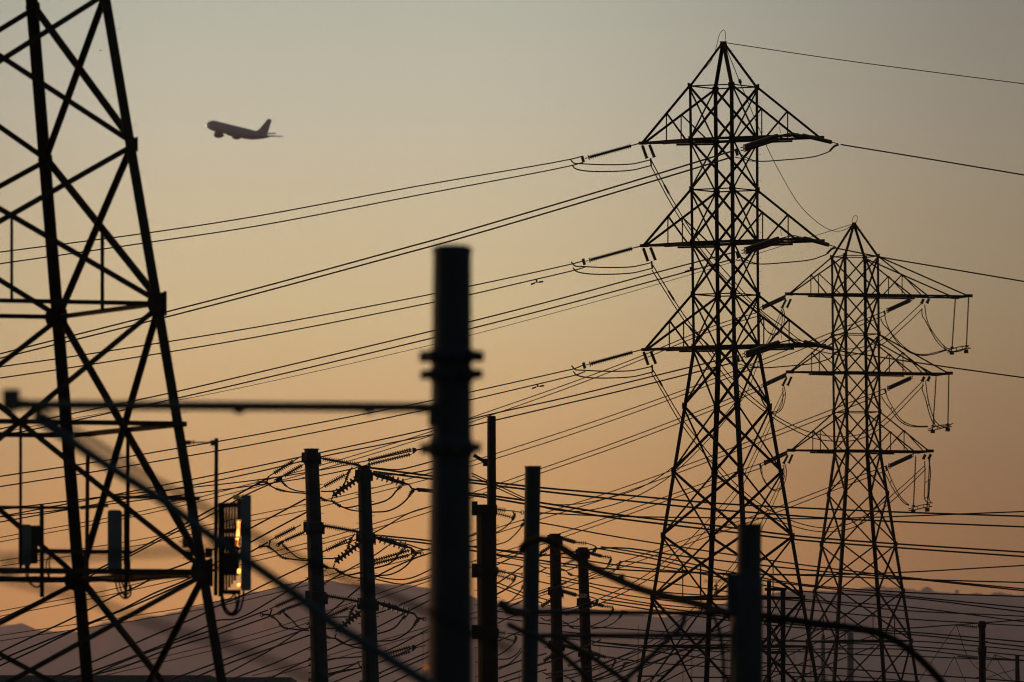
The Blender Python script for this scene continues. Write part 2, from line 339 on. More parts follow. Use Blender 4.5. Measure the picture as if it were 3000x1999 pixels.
for lv, (y, up, tr) in enumerate(((865, 752, 279), (1093, 980, 214), (1322, 1208, 150))):
    n = LV[lv]; TR.arm(3, y, up, 151, True); TR.arm(1, y, up, tr, False, t_in=150)
    dy, dx = (0, 228, 456)[lv], (0, 2, 5)[lv]; g = 'strain insulator strings of the smaller tower'
    for j, o in enumerate((-3, 4)):
        insulator((2301+dx, 870+dy+o), (2236+dx, 900+dy+o), 668, 660, 2.6, 3.4, 2.4, f"{('upper', 'lower')[j]} of twin insulators pulling left from the {n} left crossarm of the smaller tower", g, 'porcelain', .6,
                  (('corona_ring', 1.0, 4), ('link', 1.1, 4)) + ((('yoke_plate', 1.2, 6),) if j else ()))
    for j, (a, b) in enumerate((((2303, 878), (2291, 902)), ((2317, 876), (2306, 901)))):
        insulator((a[0]+dx, a[1]+dy), (b[0]+dx, b[1]+dy), 669, 669, 3, 3.9, 2.2, f"{('left', 'right')[j]} of two stub insulators slanting below the {n} left crossarm of the smaller tower", 'hanging jumper insulators', 'polymer', .6, (('corona_ring', 1.0, 4),))
    for j, q in enumerate(([(2222, 905), (2226, 930), (2238, 955), (2255, 977), (2272, 983), (2288, 972), (2297, 950), (2300, 925), (2296, 905)],
                           [(2228, 918), (2231, 945), (2246, 968), (2264, 979), (2280, 974), (2290, 955), (2293, 930), (2292, 908)])):
        wire([(x+dx-1, y_+dy) for x, y_ in q], 661, 668, 1.15, f"{('outer', 'inner')[j]} drooping jumper loop at the left end of the {n} crossarm of the smaller tower", 'jumper loops', 'jumper_wire', 'jumper cable', ext=False)
    for j, o in enumerate((-2.6, 3)):
        insulator((2666+dx*.9, 880+dy+o), (2602+dx, 909+dy+o), 683, 678, 3, 3.8, 2.6, f"{('upper', 'lower')[j]} of twin dark insulators slanting left under the {n} right crossarm of the smaller tower", g, 'porcelain', .6,
                  (('corona_ring', 1.02, 4.6), ('link', -.06, 4)) + ((('yoke_plate', 1.16, 6),) if j else ()))
    for j, (a, b) in enumerate((((2706, 876), (2700, 889)), ((2722, 875), (2716, 888)))):
        insulator((a[0]+dx, a[1]+dy), (b[0]+dx, b[1]+dy), 683, 683, 3.8, 4.8, 2.4, f"{('left', 'right')[j]} of two stub insulators under the {n} right crossarm of the smaller tower", 'hanging jumper insulators', 'polymer', .6, (('corona_ring', 1.0, 4.6),))
    hx = ((2799, 871, 2789, 1024, 2838, 866, 2831, 1020), (2743, 1099, 2733, 1254, 2780, 1091, 2777, 1249), (2683, 1333, 2676, 1488, 2724, 1338, 2717, 1484))[lv]
    for j in (0, 1):
        x0, y0, x1, y1 = hx[j*4:j*4+4]; L = y1-y0
        o = insulator((x0, y0), (x1, y1), 688, 688, 1.5, 3, 4.2, f"{('left', 'right')[j]} long thin insulator hanging from the {n} right crossarm of the smaller tower", 'long hanging insulators', 'polymer', .35,
                  (('end_cap', .965, 5.5),), e=6)
        c = P(x1-.5, y1+10, 688); s = S(688)
        tag(MB().box(c, (6.4*s, 0, 0), (0, 5*s, 0), (0, 0, 5.4*s)).box(c+Vector((0, 0, 6*s)), (1*s, 0, 0), (0, 1*s, 0), (0, 0, 6*s)).build('counterweight', 'fitting'), f"{('left', 'right')[j]} square weight under the long insulators of the {n} right crossarm", 'weight', 'counterweights below the long insulators')
    bx, by = hx[2], hx[3]
    sp = MB(); s = S(688)
    up = pathpts([(bx-15, by+4), (bx+5, by-3), (bx+25, by-8), (bx+49, by-10)], 688, 688); lo = pathpts([(bx-14, by+8), (bx+5, by+6), (bx+25, by+1), (bx+55, by-4)], 688, 688)
    sp.tube(up, 1.5*s, 6); sp.tube(lo, 1.7*s, 6)
    for t in (.25, .5, .75, .95):
        i = int(t*(len(up)-1)); sp.tube([up[i], lo[i]], 1.2*s, 5)
    tag(sp.build('spacer_frame', 'fitting'), f'ladder shaped spacer frame at the foot of the {n} long hanging insulators', 'spacer frame', 'spacer frames of the smaller tower')
    qa = ([(2701, 905), (2702, 925), (2711, 940), (2732, 980), (2751, 1008), (2776, 1027), (2800, 1031), (2820, 1026), (2838, 1012)],
          [(2704, 1124), (2702, 1140), (2712, 1170), (2722, 1210), (2735, 1240), (2755, 1254), (2775, 1250), (2792, 1240)],
          [(2709, 1352), (2710, 1385), (2709, 1430), (2709, 1462), (2716, 1472), (2732, 1474)])[lv]
    qb = ([(2709, 893), (2714, 930), (2724, 958), (2741, 985), (2762, 1010), (2778, 1022), (2800, 1020)],
          [(2712, 1118), (2717, 1160), (2728, 1205), (2741, 1235), (2760, 1250), (2778, 1245)],
          [(2721, 1346), (2726, 1380), (2723, 1430), (2722, 1462), (2728, 1474)])[lv]
    qc = ([(2580, 934), (2588, 950), (2602, 965), (2627, 1001), (2646, 1020), (2672, 1036), (2703, 1042), (2732, 1039), (2774, 1026)],
          [(2583, 1162), (2592, 1178), (2610, 1200), (2634, 1232), (2656, 1246), (2685, 1251), (2718, 1251)],
          [(2590, 1380), (2600, 1400), (2612, 1425), (2632, 1455), (2650, 1475), (2662, 1481)])[lv]
    qd = ([(2591, 918), (2597, 945), (2608, 970), (2632, 1000), (2655, 1022), (2680, 1036), (2710, 1039), (2745, 1032), (2774, 1024)],
          [(2594, 1145), (2600, 1165), (2614, 1192), (2638, 1228), (2662, 1243), (2690, 1249), (2718, 1249)],
          [(2597, 1365), (2606, 1392), (2618, 1420), (2640, 1458), (2656, 1474), (2662, 1479)])[lv]
    for q, w_ in ((qa, 'outer right'), (qb, 'inner right'), (qc, 'outer left'), (qd, 'inner left')):
        wire(q, 683, 687, 1.2, f'{w_} jumper loop below the {n} right crossarm of the smaller tower', 'jumper loops', 'jumper_wire', 'jumper cable', ext=False)
    for q, r_ in ((qa, qb), (qc, qd)):
        A, B = pathpts(q, 683, 687, 6), pathpts(r_, 683, 687, 6)
        for t in (.35, .6):
            p0 = A[int(t*len(A))]; p1 = min(B, key=lambda v: (v-p0).length)
            tag(MB().tube([p0, p1], 1.2*S(685), 6).build('wire_spacer', 'fitting'), f"{('higher', 'lower')[t > .5]} spacer on the {'right' if q is qa else 'left'} loops of the {n} right crossarm of the smaller tower", 'spacer', 'spacers between jumper wires')
# ================================================================ near tower cropped by the left edge
TL = Tower('large near lattice tower cropped by the left edge of the view', 'lattice power towers', 250, -23.5,
    [(-900, -104, 304), (-10, -104, 470.6), (437, -104, 554), (902, -104, 641.6), (1684, -104, 788), (2300, -104, 904), (3550, -104, 1138)], 29, 13)
llv = [-900, -10, 437, 902, 1684, 2300, 3550]
TL.legs(llv[1:6], (24, 24, 40, 46, 40), (1, 2), 18, 140)
for a, c in zip(llv[:-1], llv[1:]):
    TL.panel(a, c, 'xmid' if a in (902, 2300) else 'x', 16 if a < 1684 else 15, drop={437: 902, 902: 1684}.get(a))
TL.strut(902, 13); TL.strut(1684, 17); TL.strut(-900, 13); TL.strut(2300, 13)
# ---- equipment on the near tower
def pipe(x0, y0, x1, y1, d, r, label, cat='pipe', group=None, name='mast_pipe', m='box', parent=None):
    o = MB().lathe(P(x0, y0, d), P(x1, y1, d), [(0, r*S(d)), ((P(x0, y0, d)-P(x1, y1, d)).length, r*S(d))], 10, True).build(name, m, parent)
    return tag(o, label, cat, group) if parent is None else o
def ubox(x0, y0, x1, y1, d, depth, m, name, parent=None, bev=0):
    a, b = P(x0, y1, d), P(x1, y0, d); c = (a+b)/2; q = MB(); h = (b-a)/2; e = min(h.x, h.z)*bev
    if e <= 0: q.box(c, (h.x, 0, 0), (0, depth/2, 0), (0, 0, h.z))
    else:
        z0, z1 = a.z, b.z; q.plate([Vector((x, d, z)) for x, z in ((a.x+e, z0), (b.x-e, z0), (b.x, z0+e), (b.x, z1-e), (b.x-e, z1), (a.x+e, z1), (a.x, z1-e), (a.x, z0+e))], (0, depth, 0))
    return q.build(name, m, parent)
g = 'antenna support pipes on the near tower'
dA = 251.2
p1 = pipe(634, 1284, 632, 1745, 249, 5.8, 'tall thin vertical pipe beside the right leg of the near tower', group=g)
b_ = MB().beam(P(545, 1297, 249), P(634, 1296, 249), 4*S(249)); b_.box(P(551, 1297, 249), (9*S(249), 0, 0), (0, .06, 0), (0, 0, 6*S(249))); b_.box(P(567, 1296, 249), (2*S(249), 0, 0), (0, .06, 0), (0, 0, 6*S(249))); b_.box(P(625, 1298, 249), (8*S(249), 0, 0), (0, .06, 0), (0, 0, 8*S(249)))
b_.build('standoff_arm', 'fitting', p1)
p2 = pipe(257, 1328, 254, 1700, 253.5, 6, 'vertical pipe behind the thick middle leg of the near tower', group=g)
p3 = pipe(122, 1478, 123, 1750, 251, 6.5, 'vertical pipe holding the small box antenna at far left', group=g)
p4 = pipe(368, 1482, 368, 1752, 252.5, 5.2, 'slim vertical pipe behind the tall middle antenna panel', group=g)
tag(MB().beam(P(100, 1614, 252.5), P(385, 1618, 252.5), 12*S(252)).build('cross_pipe', 'box'), 'horizontal bar linking the two left antenna pipes behind the thick leg', 'pipe', g)
# left box antenna
t = empty('antenna_panel', P(83, 1660, 250.4), 'small grey box antenna with a bulky radio behind it at far left', 'antenna', 'antennas on the near tower')
ubox(55, 1537, 90, 1657, 250.3, .22, 'panel', 'housing', t, .18); ubox(80, 1590, 110, 1652, 250.8, .2, 'box', 'radio_unit', t, .2); ubox(90, 1540, 118, 1592, 250.8, .16, 'box', 'bracket', t, .2)
ubox(73, 1655, 87, 1668, 250.4, .1, 'box', 'connector_block', t)
for i, q in enumerate(([(76, 1668), (78, 1690), (92, 1714), (108, 1722), (122, 1714)], [(84, 1668), (83, 1692), (98, 1716), (112, 1719), (123, 1705)], [(148, 1627), (137, 1645), (136, 1670), (141, 1690), (134, 1705)], [(150, 1630), (144, 1650), (146, 1675), (142, 1700)])):
    wire(q, 250.5, 250.9, 1.9, ('outer', 'inner', 'far looping', 'short looping')[i]+' thin cable drooping below the small box antenna', 'antenna feeder cables', 'feeder_cable', 'cable', 'cable', False)
# middle panel
t = empty('antenna_panel', P(336, 1690, 251.7), 'tall slim antenna panel beside the slim pipe between the two near tower legs', 'antenna', 'antennas on the near tower')
ubox(316, 1495, 357, 1684, 251.7, .3, 'panel', 'housing', t, .25); ubox(352, 1508, 385, 1514, 252, .06, 'fitting', 'bracket', t); ubox(362, 1640, 382, 1652, 252.2, .08, 'fitting', 'bracket', t)
for i, q in enumerate(([(336, 1690), (345, 1730), (358, 1750), (368, 1754), (381, 1745), (384, 1715)], [(347, 1690), (354, 1728), (366, 1745), (378, 1735), (378, 1700)], [(354, 1690), (360, 1715), (369, 1728), (374, 1700), (380, 1650), (372, 1620)])):
    wire(q, 251.7, 252, 2.1, ('outermost', 'middle', 'innermost')[i]+' cable loop hanging under the tall slim antenna panel', 'antenna feeder cables', 'feeder_cable', 'cable', 'cable', False)
# right panel with radios and added glint plates
t = empty('antenna_panel', P(690, 1750, 248.6), 'wide dark antenna panel with radios and glint plates behind it right of the near tower', 'antenna', 'antennas on the near tower')
ubox(707, 1451, 735, 1730, 248, .5, 'panel', 'housing', t, .12); ubox(694, 1462, 716, 1522, 248.3, .3, 'panel', 'upper_cover', t, .1)
ubox(640, 1474, 654, 1748, 249.2, .12, 'box', 'mounting_rail', t)
rb = MB(); k = S(249)
for i in range(5):
    x = 655+i*8.3; rb.abox(P(x, 1462+22-i*7+130, 249), (7.2, 6.2, 6.6, 5.8, 7)[i]*k, .1, (255-i*6)*k)
for yy in (1480, 1556, 1590, 1640, 1668, 1735): rb.abox(P(671, yy, 249.1), 58*k, .16, (13 if yy not in (1590, 1640, 1668) else 36)*k)
rb.build('radio_rack', 'box', t)
for i, (x, y0, y1) in enumerate(((702, 1527, 1548), (700, 1550, 1572), (697, 1577, 1600), (689, 1610, 1624), (703, 1668, 1682), (702, 1710, 1724))):
    hv = Vector((-.898, -.439, .045)).normalized(); sd = hv.cross(Vector((0, 0, 1))).normalized(); uz = sd.cross(hv)
    MB().box(P(x, (y0+y1)/2, 248.2), sd*11*k, hv*3*k, uz*(y1-y0)/2*k).build('glint_plate', 'glint', t)  # plates added behind the panel, tilted to mirror the sun
ubox(683, 1450, 704, 1464, 248.8, .2, 'glint', 'top_bracket', t, .3)
for i, q in enumerate(([(648, 1740), (652, 1775), (665, 1798), (685, 1802), (702, 1788), (712, 1755), (714, 1725)], [(652, 1745), (660, 1780), (676, 1797), (692, 1790), (700, 1755), (702, 1728)], [(688, 1742), (693, 1765), (690, 1785), (681, 1797)], [(646, 1742), (655, 1756), (668, 1758), (682, 1746), (684, 1735)])):
    wire(q, 248.6, 248.6, 3.2 if i < 2 else 2.2, ('thick outer', 'thick inner', 'short rear', 'small upper')[i]+' cable loop sagging below the wide antenna panel', 'antenna feeder cables', 'feeder_cable', 'cable', 'cable', False)
for j, (x, y) in enumerate(((545, 1590), (556, 1628), (612, 1620))):
    q = MB()
    for i in range(7):
        a = random.uniform(0, 6.28); r = random.uniform(8, 20); q.tube([P(x, y, 249.3), P(x+r*math.cos(a), y+r*.6*math.sin(a)-8, 249.2), P(x+r*1.2*math.cos(a+.7), y+r*math.sin(a+.7), 249.3)], 1.6*S(249), 5)
    q.box(P(x, y, 249.3), (10*S(249), 0, 0), (0, .08, 0), (0, 0, 14*S(249)))
    tag(q.build('clamp_cluster', 'box'), ('tangled clamp cluster high on the right leg of the near tower', 'tangled clamp cluster at the gusset of the right near tower leg', 'dark clamp cluster joining the near tower leg to the tall thin pipe')[j], 'clamp', 'clamps on the near tower')
for j, q in enumerate(([(265, 1690), (300, 1700), (360, 1704), (430, 1697), (500, 1692), (555, 1690)], [(0, 1690), (50, 1694), (110, 1692), (170, 1696), (200, 1690)])):
    wire(q, 249.8, 249.8, 4.5, ('lumpy cable bundle tied along the lower right strut of the near tower', 'lumpy cable bundle tied along the lower left strut of the near tower')[j], 'antenna feeder cables', 'feeder_cable', 'cable', 'cable', False)
# ================================================================ steel poles
def pole(x0, y0, w0, x1, w1, d, label, m='pole', collars=(), cap=None, bolts=True, group='steel poles of the substation', n=12, seg=()):
    """round pole from its top (x0,y0,width w0) through (x1,1999,width w1) down to the ground"""
    gy = ground_row(d); f = lambda y: (x0+(x1-x0)*(y-y0)/(1999-y0), w0+(w1-w0)*(y-y0)/(1999-y0))
    xb, wb = f(gy); k = S(d); root = empty('steel_pole', P(xb, gy, d), label, 'pole', group); A, B = P(x0, y0, d), P(xb, gy, d); L = (B-A).length
    sh = MB().lathe(A, B, [(0, w0*k/2), (L*.5, (w0+wb)*k/4), (L, wb*k/2)], n, n > 12)
    if cap: MB().lathe(P(x0, y0-cap[1], d), P(x0, y0+1, d), [(0, cap[0]*k), (cap[1]*k*.7, cap[0]*k), (cap[1]*k, w0*.5*k)], n).build('cap', m, root)
    for cy, h, dw in collars:
        x, w = f(cy); b = MB().lathe(P(x, cy-h/2, d), P(x, cy+h/2, d), [(0, w*.5*k), (1*k, (w*.5+dw)*k), (h*k*.6, (w*.5+dw)*k), (h*k, (w*.5+.5)*k)], n)
        b.build('collar', m, root)
    if bolts:
        b = sh; y = y0+60; j = 0; s_ = .9*k
        while y < 2050:
            x, w = f(y); sg = -1 if j % 2 else 1
            b.beam(P(x+sg*w*.45, y, d), P(x+sg*(w*.5+8), y, d), 2*s_); y += 21; j += 1
    sh.build('shaft', m, root)
    return root, f
# broad foreground pole
PA, fA = pole(1325, 725, 112, 1318, 134, 106, 'broad out of focus pole in the centre foreground with ringed neck', n=24, bolts=False)
k = S(106)
for y, r, h in ((1044, 92, 25), (1098, 93, 26), (1313, 88, 30)):
    x, w = fA(y); A, B = P(x, y-h, 106), P(x, y+h, 106)
    fl = MB().lathe(A, B, [(0, w*.5*k), (h*.6*k, (w*.5+9)*k), (h*.85*k, (r-14)*k), (h*1.15*k, (r-14)*k), (h*1.4*k, (w*.5+9)*k), (2*h*k, w*.5*k)], 24)
    for i in range(11):
        a = i*2*math.pi/11+y; dv = Vector((math.cos(a), math.sin(a), 0)); g_ = random.uniform(.8, 1.15)
        fl.box((A+B)/2+dv*(r-12)*k+Vector((0, 0, random.uniform(-3, 3)*k)), dv*13*g_*k, dv.cross(Vector((0, 0, 1)))*12*g_*k, (0, 0, 14*g_*k))
    fl.build('flange', 'pole', PA)
MB().lathe(P(1325, 718, 106), P(1325, 740, 106), [(0, 40*k), (7*k, 57*k), (10*k, 59*k), (22*k, 59*k)], 24).build('cap', 'pole', PA)
MB().box(P(1236, 1195, 106), (16*k, 0, 0), (0, .08, 0), (0, 0, 15*k)).box(P(1264, 1215, 106), (10*k, 0, 0), (0, .1, 0), (0, 0, 34*k)).build('clamp', 'fitting', PA)
q = MB().lathe(P(1252, 1194, 106), P(30, 1186, 103.5), [(0, 13*k), (.2, 15*k), ((P(1252, 1194, 106)-P(30, 1186, 103.5)).length, 15*k)], 10, True)
for x in (1080, 700): q.box(P(x, 1197, 103.5+2.5*x/1252), (15*k, 0, 0), (0, .05, 0), (0, 0, 16*k))
r_ = tag(q.build('horizontal_rod', 'fitting'), 'long blurred horizontal rod reaching left from the broad foreground pole', 'rod')
MB().box(P(33, 1172, 103.5), (24*k, 0, 0), (0, .1, 0), (0, 0, 30*k)).box(P(38, 1150, 103.5), (16*k, 0, 0), (0, .08, 0), (0, 0, 9*k)).box(P(60, 1180, 103.5), (22*k, 0, 0), (0, .05, 0), (0, 0, 10*k)).box(P(34, 1200, 103.5), (7*k, 0, 0), (0, .05, 0), (0, 0, 14*k)).build('end_clamp', 'fitting', r_)
MB().box(P(108, 1205, 103.6), (9*k, 0, 0), (0, .05, 0), (0, 0, 24*k)).build('hanger', 'fitting', r_)
g = 'blurred cables in the foreground'
wire([(104, 1222), (223, 1303), (335, 1377), (478, 1468), (606, 1562), (761, 1668), (878, 1752), (967, 1822), (1082, 1893), (1196, 1966), (1330, 2050), (1700, 2300)], 103.5, 106.5, 15.5, 'thickest blurred cable slanting down from the left end of the horizontal rod', g, 'blurred_cable', 'cable', 'cableblue', False, 10)
wire([(120, 1206), (287, 1303), (415, 1386), (606, 1490), (735, 1564), (802, 1600), (891, 1643), (1005, 1694), (1107, 1731), (1183, 1762), (1330, 1830), (1500, 1905)], 73, 75, 10, 'fainter blurred cable running above the thickest slanting cable', g, 'blurred_cable', 'cable', 'cable', False, 8)
wire([(-200, 1640), (0, 1636), (250, 1628), (523, 1614), (700, 1604)], 60, 61, 9, 'very faint blurred bar running level across the lower left', g, 'blurred_cable', 'cable', 'cable', False, 8)
wire([(-200, 1640), (48, 1703), (178, 1736), (293, 1771), (408, 1812), (542, 1858), (657, 1888), (750, 1922), (909, 1985), (1100, 2070)], 60, 61.5, 8.5, 'very faint blurred cable sloping down across the lower left hills', g, 'blurred_cable', 'cable', 'cable', False, 8)
for j, (x, y, d) in enumerate(((29, 1662, 60), (291, 1745, 60.3), (660, 1868, 60.8))):
    kk = S(d); tag(MB().box(P(x, y, d), (7*kk, 0, 0), (0, .02, 0), (0, 0, 30*kk)).box(P(x+1, y+22, d), (13*kk, 0, 0), (0, .03, 0), (0, 0, 7*kk)).build('cable_hanger', 'fitting'),
        ('blurred dark hanger below the faint level bar at far left', 'blurred hanger standing on the faint sloping cable beside the thick leg', 'blurred hanger on the faint sloping cable over the purple hill')[j], 'hanger', 'hangers on the blurred cables')
# blurred pole with a sleeve, lower right
d = 175; k = S(d)
PB, fB = pole(2196, 1545, 70, 2190, 76, d, 'blurred stub pole with a thick sleeve in front of the tall tower', n=20, bolts=False, cap=(37, 10))
MB().lathe(P(2187, 1688, d), P(2183, 3000, d), [(0, 34*k), (10*k, 47*k), (60*k, 49*k), (110*k, 48*k), (1200*k, 50*k)], 20, True).build('sleeve', 'pole', PB)
MB().box(P(2148, 1690, d), (18*k, 0, 0), (0, .15, 0), (0, 0, 8*k)).box(P(2140, 1745, d), (10*k, 0, 0), (0, .2, 0), (0, 0, 55*k)).build('bracket', 'pole', PB)
g = 'blurred pipes and cables of the stub pole'
pipe(1480, 1794, 2150, 1797, d, 8, 'blurred level pipe joining the stub pole, upper of two', 'pipe', g, 'blurred_pipe', 'box')
pipe(1560, 1863, 2150, 1862, d, 8, 'blurred level pipe joining the stub pole, lower of two', 'pipe', g, 'blurred_pipe', 'box')
wire([(2008, 1796), (2002, 1822), (1990, 1844), (1955, 1875), (1905, 1925), (1850, 1975), (1815, 2010), (1700, 2120)], d, d, 7.5, 'blurred bent pipe curling down left from the upper level pipe', g, 'blurred_pipe', 'pipe', 'box', False, 10)
wire([(2078, 1790), (2098, 1822), (2110, 1862), (2118, 1920), (2121, 2010)], d, d, 5.5, 'blurred cable curving straight down just left of the stub pole', g, 'blurred_cable', 'cable', 'cable', False, 10)
ca = wire([(1528, 1612), (1540, 1594), (1560, 1583), (1590, 1581), (1620, 1592), (1660, 1615), (1720, 1655), (1800, 1694), (1880, 1728), (1960, 1749), (2050, 1772), (2140, 1800)], 180, d, 11.5, 'thick blurred cable drooping from the slim foreground pole to the stub pole', g, 'blurred_cable', 'cable', 'cable', False, 10)
MB().box(P(1822, 1694, 178), (9*k, 0, 0), (0, .05, 0), (0, 0, 12*k)).build('clamp', 'fitting', ca)
wire([(1555, 1592), (1580, 1583), (1605, 1590), (1640, 1606)], 179, 179, 4, 'thin blurred cable arching over the thick drooping cable at its top', g, 'blurred_cable', 'cable', 'cable', False, 8)
wire([(2225, 1803), (2300, 1815), (2400, 1828), (2500, 1840), (2560, 1852), (2620, 1875), (2665, 1906), (2710, 1945), (2765, 2005), (2860, 2110)], d, 177, 11, 'thick blurred cable arching right and down from the stub pole', g, 'blurred_cable', 'cable', 'cable', False, 10)
wire([(2225, 1796), (2300, 1806), (2400, 1820), (2520, 1836), (2600, 1862)], d, 176.5, 3, 'thin cable lying along the top of the thick right hand cable', g, 'blurred_cable', 'cable', 'cable', False, 8)
for j, q in enumerate(([(1470, 1770), (1495, 1790), (1540, 1797)], [(1490, 1830), (1530, 1850), (1580, 1872), (1660, 1930), (1740, 2005)], [(1640, 1868), (1740, 1930), (1830, 1995), (1900, 2060)])):
    wire(q, 172, 174, (13, 8, 8)[j], ('dark blurred lump where the upper level pipe meets the brown pole', 'blurred brace sloping down right across the slim foreground pole', 'blurred brace sloping down right from the lower level pipe')[j], g, 'blurred_brace', 'brace', 'box', False, 10)
PC, _ = pole(1561, 1371, 46, 1551, 48, 270, 'slim plain pole slightly out of focus, right of the broad foreground pole', n=16, bolts=False, cap=(25, 5))
PD, _ = pole(1440, 1219, 25, 1441, 31, 400, 'tall thin square pole just right of the broad foreground pole', 'polefar', n=8, bolts=False)
MB().beam(P(1388, 1334, 398), P(1425, 1356, 398), 10*S(398)).box(P(1422, 1355, 398), (7*S(398), 0, 0), (0, .1, 0), (0, 0, 11*S(398))).build('side_arm', 'polefar', PD)
PE, _ = pole(1424, 1481, 58, 1430, 60, 340, 'brown steel pole with three collars, just right of the broad foreground pole', 'polefar', ((1494, 30, 4), (1676, 30, 4), (1856, 30, 4)))
PF, fF = pole(912, 1318, 41, 937, 51, 430, 'left of the two steel poles carrying wires, with a flat cap', 'pole', ((1345, 34, 6), (1548, 36, 6), (1752, 36, 5)), (24, 3))
PG, fG = pole(1066, 1368, 37, 1086, 50, 431.5, 'right of the two steel poles carrying wires, below the double insulators', 'pole', ((1394, 36, 4), (1577, 34, 5), (1772, 34, 4)), (21, 3))
PH, fH = pole(1626, 1567, 32, 1633, 35, 600, 'left of the two small brown poles in front of the dark hills', 'polefar', ((1583, 26, 4), (1736, 30, 3), (1893, 28, 3)), (17, 3))
PI_, fI = pole(1707, 1606, 30, 1719, 33, 602, 'right of the two small brown poles in front of the dark hills', 'polefar', ((1624, 24, 4), (1768, 28, 3), (1918, 26, 3)), (15, 2))
PJ, fJ = pole(2877, 1820, 19, 2878, 21, 520, 'lone dark pole near the right edge with two side insulators', 'polefar', ((1832, 18, 3), (1910, 28, 3)), bolts=True)
PK, fK = pole(2980, 1921, 12, 2981, 14, 700, 'short thin pole in the bottom right corner', 'polefar', bolts=False)
for root, f, ys, d in ((PF, fF, (1345, 1548, 1752), 430), (PG, fG, (1394, 1577, 1772), 431.5), (PH, fH, (1583, 1736, 1893), 600), (PI_, fI, (1624, 1768, 1918), 602), (PE, lambda y: (1424, 58), (1494, 1676, 1856), 340)):
    for y in ys:
        x, w = f(y); k = S(d); b = MB()
        b.box(P(x-w*.5-3*w/42, y-4, d), (6*k*w/42, 0, 0), (0, .12, 0), (0, 0, 15*k*w/42))
        if root is not PE: b.box(P(x+w*.5+2*w/42, y+4, d), (6*k*w/42, 0, 0), (0, .12, 0), (0, 0, 13*k*w/42))
        b.build('attachment_bracket', 'polefar' if root not in (PF, PG) else 'pole', root)
# ================================================================ strings and jumpers on the poles
def jumper(pts, d0, d1, r, label, ribs=(), ribr=5, group='jumper loops on the poles'):
    o = wire(pts, d0, d1, r, label, group, 'jumper_wire', 'jumper cable', ext=False)
    p3 = pathpts(pts, d0, d1); k = S((d0+d1)/2)
    for t0, t1 in ribs:
        q = p3[int(t0*(len(p3)-1)):int(t1*(len(p3)-1))+1]
        if len(q) < 2: continue
        q = spline(q, 3); pr = [(2.2 if i % 4 < 2 else ribr*(.8+.4*random.random()))*k for i in range(len(q))]
        MB().tube(q, pr, 8).build('spiral_damper', 'fitting', o)
    return o
def clamp(pts, d, label, r=2.0, group='dead end clamps on the poles'):
    k = S(d); b = MB().tube([P(x, y, d) for x, y in pts], r*k, 6)
    x, y = pts[-1]; b.ring(P(x, y, d), Vector((.2, 1, .1)), 5*k, 1.3*k, 10, 5)
    return tag(b.build('dead_end_clamp', 'fitting'), label, 'clamp', group)
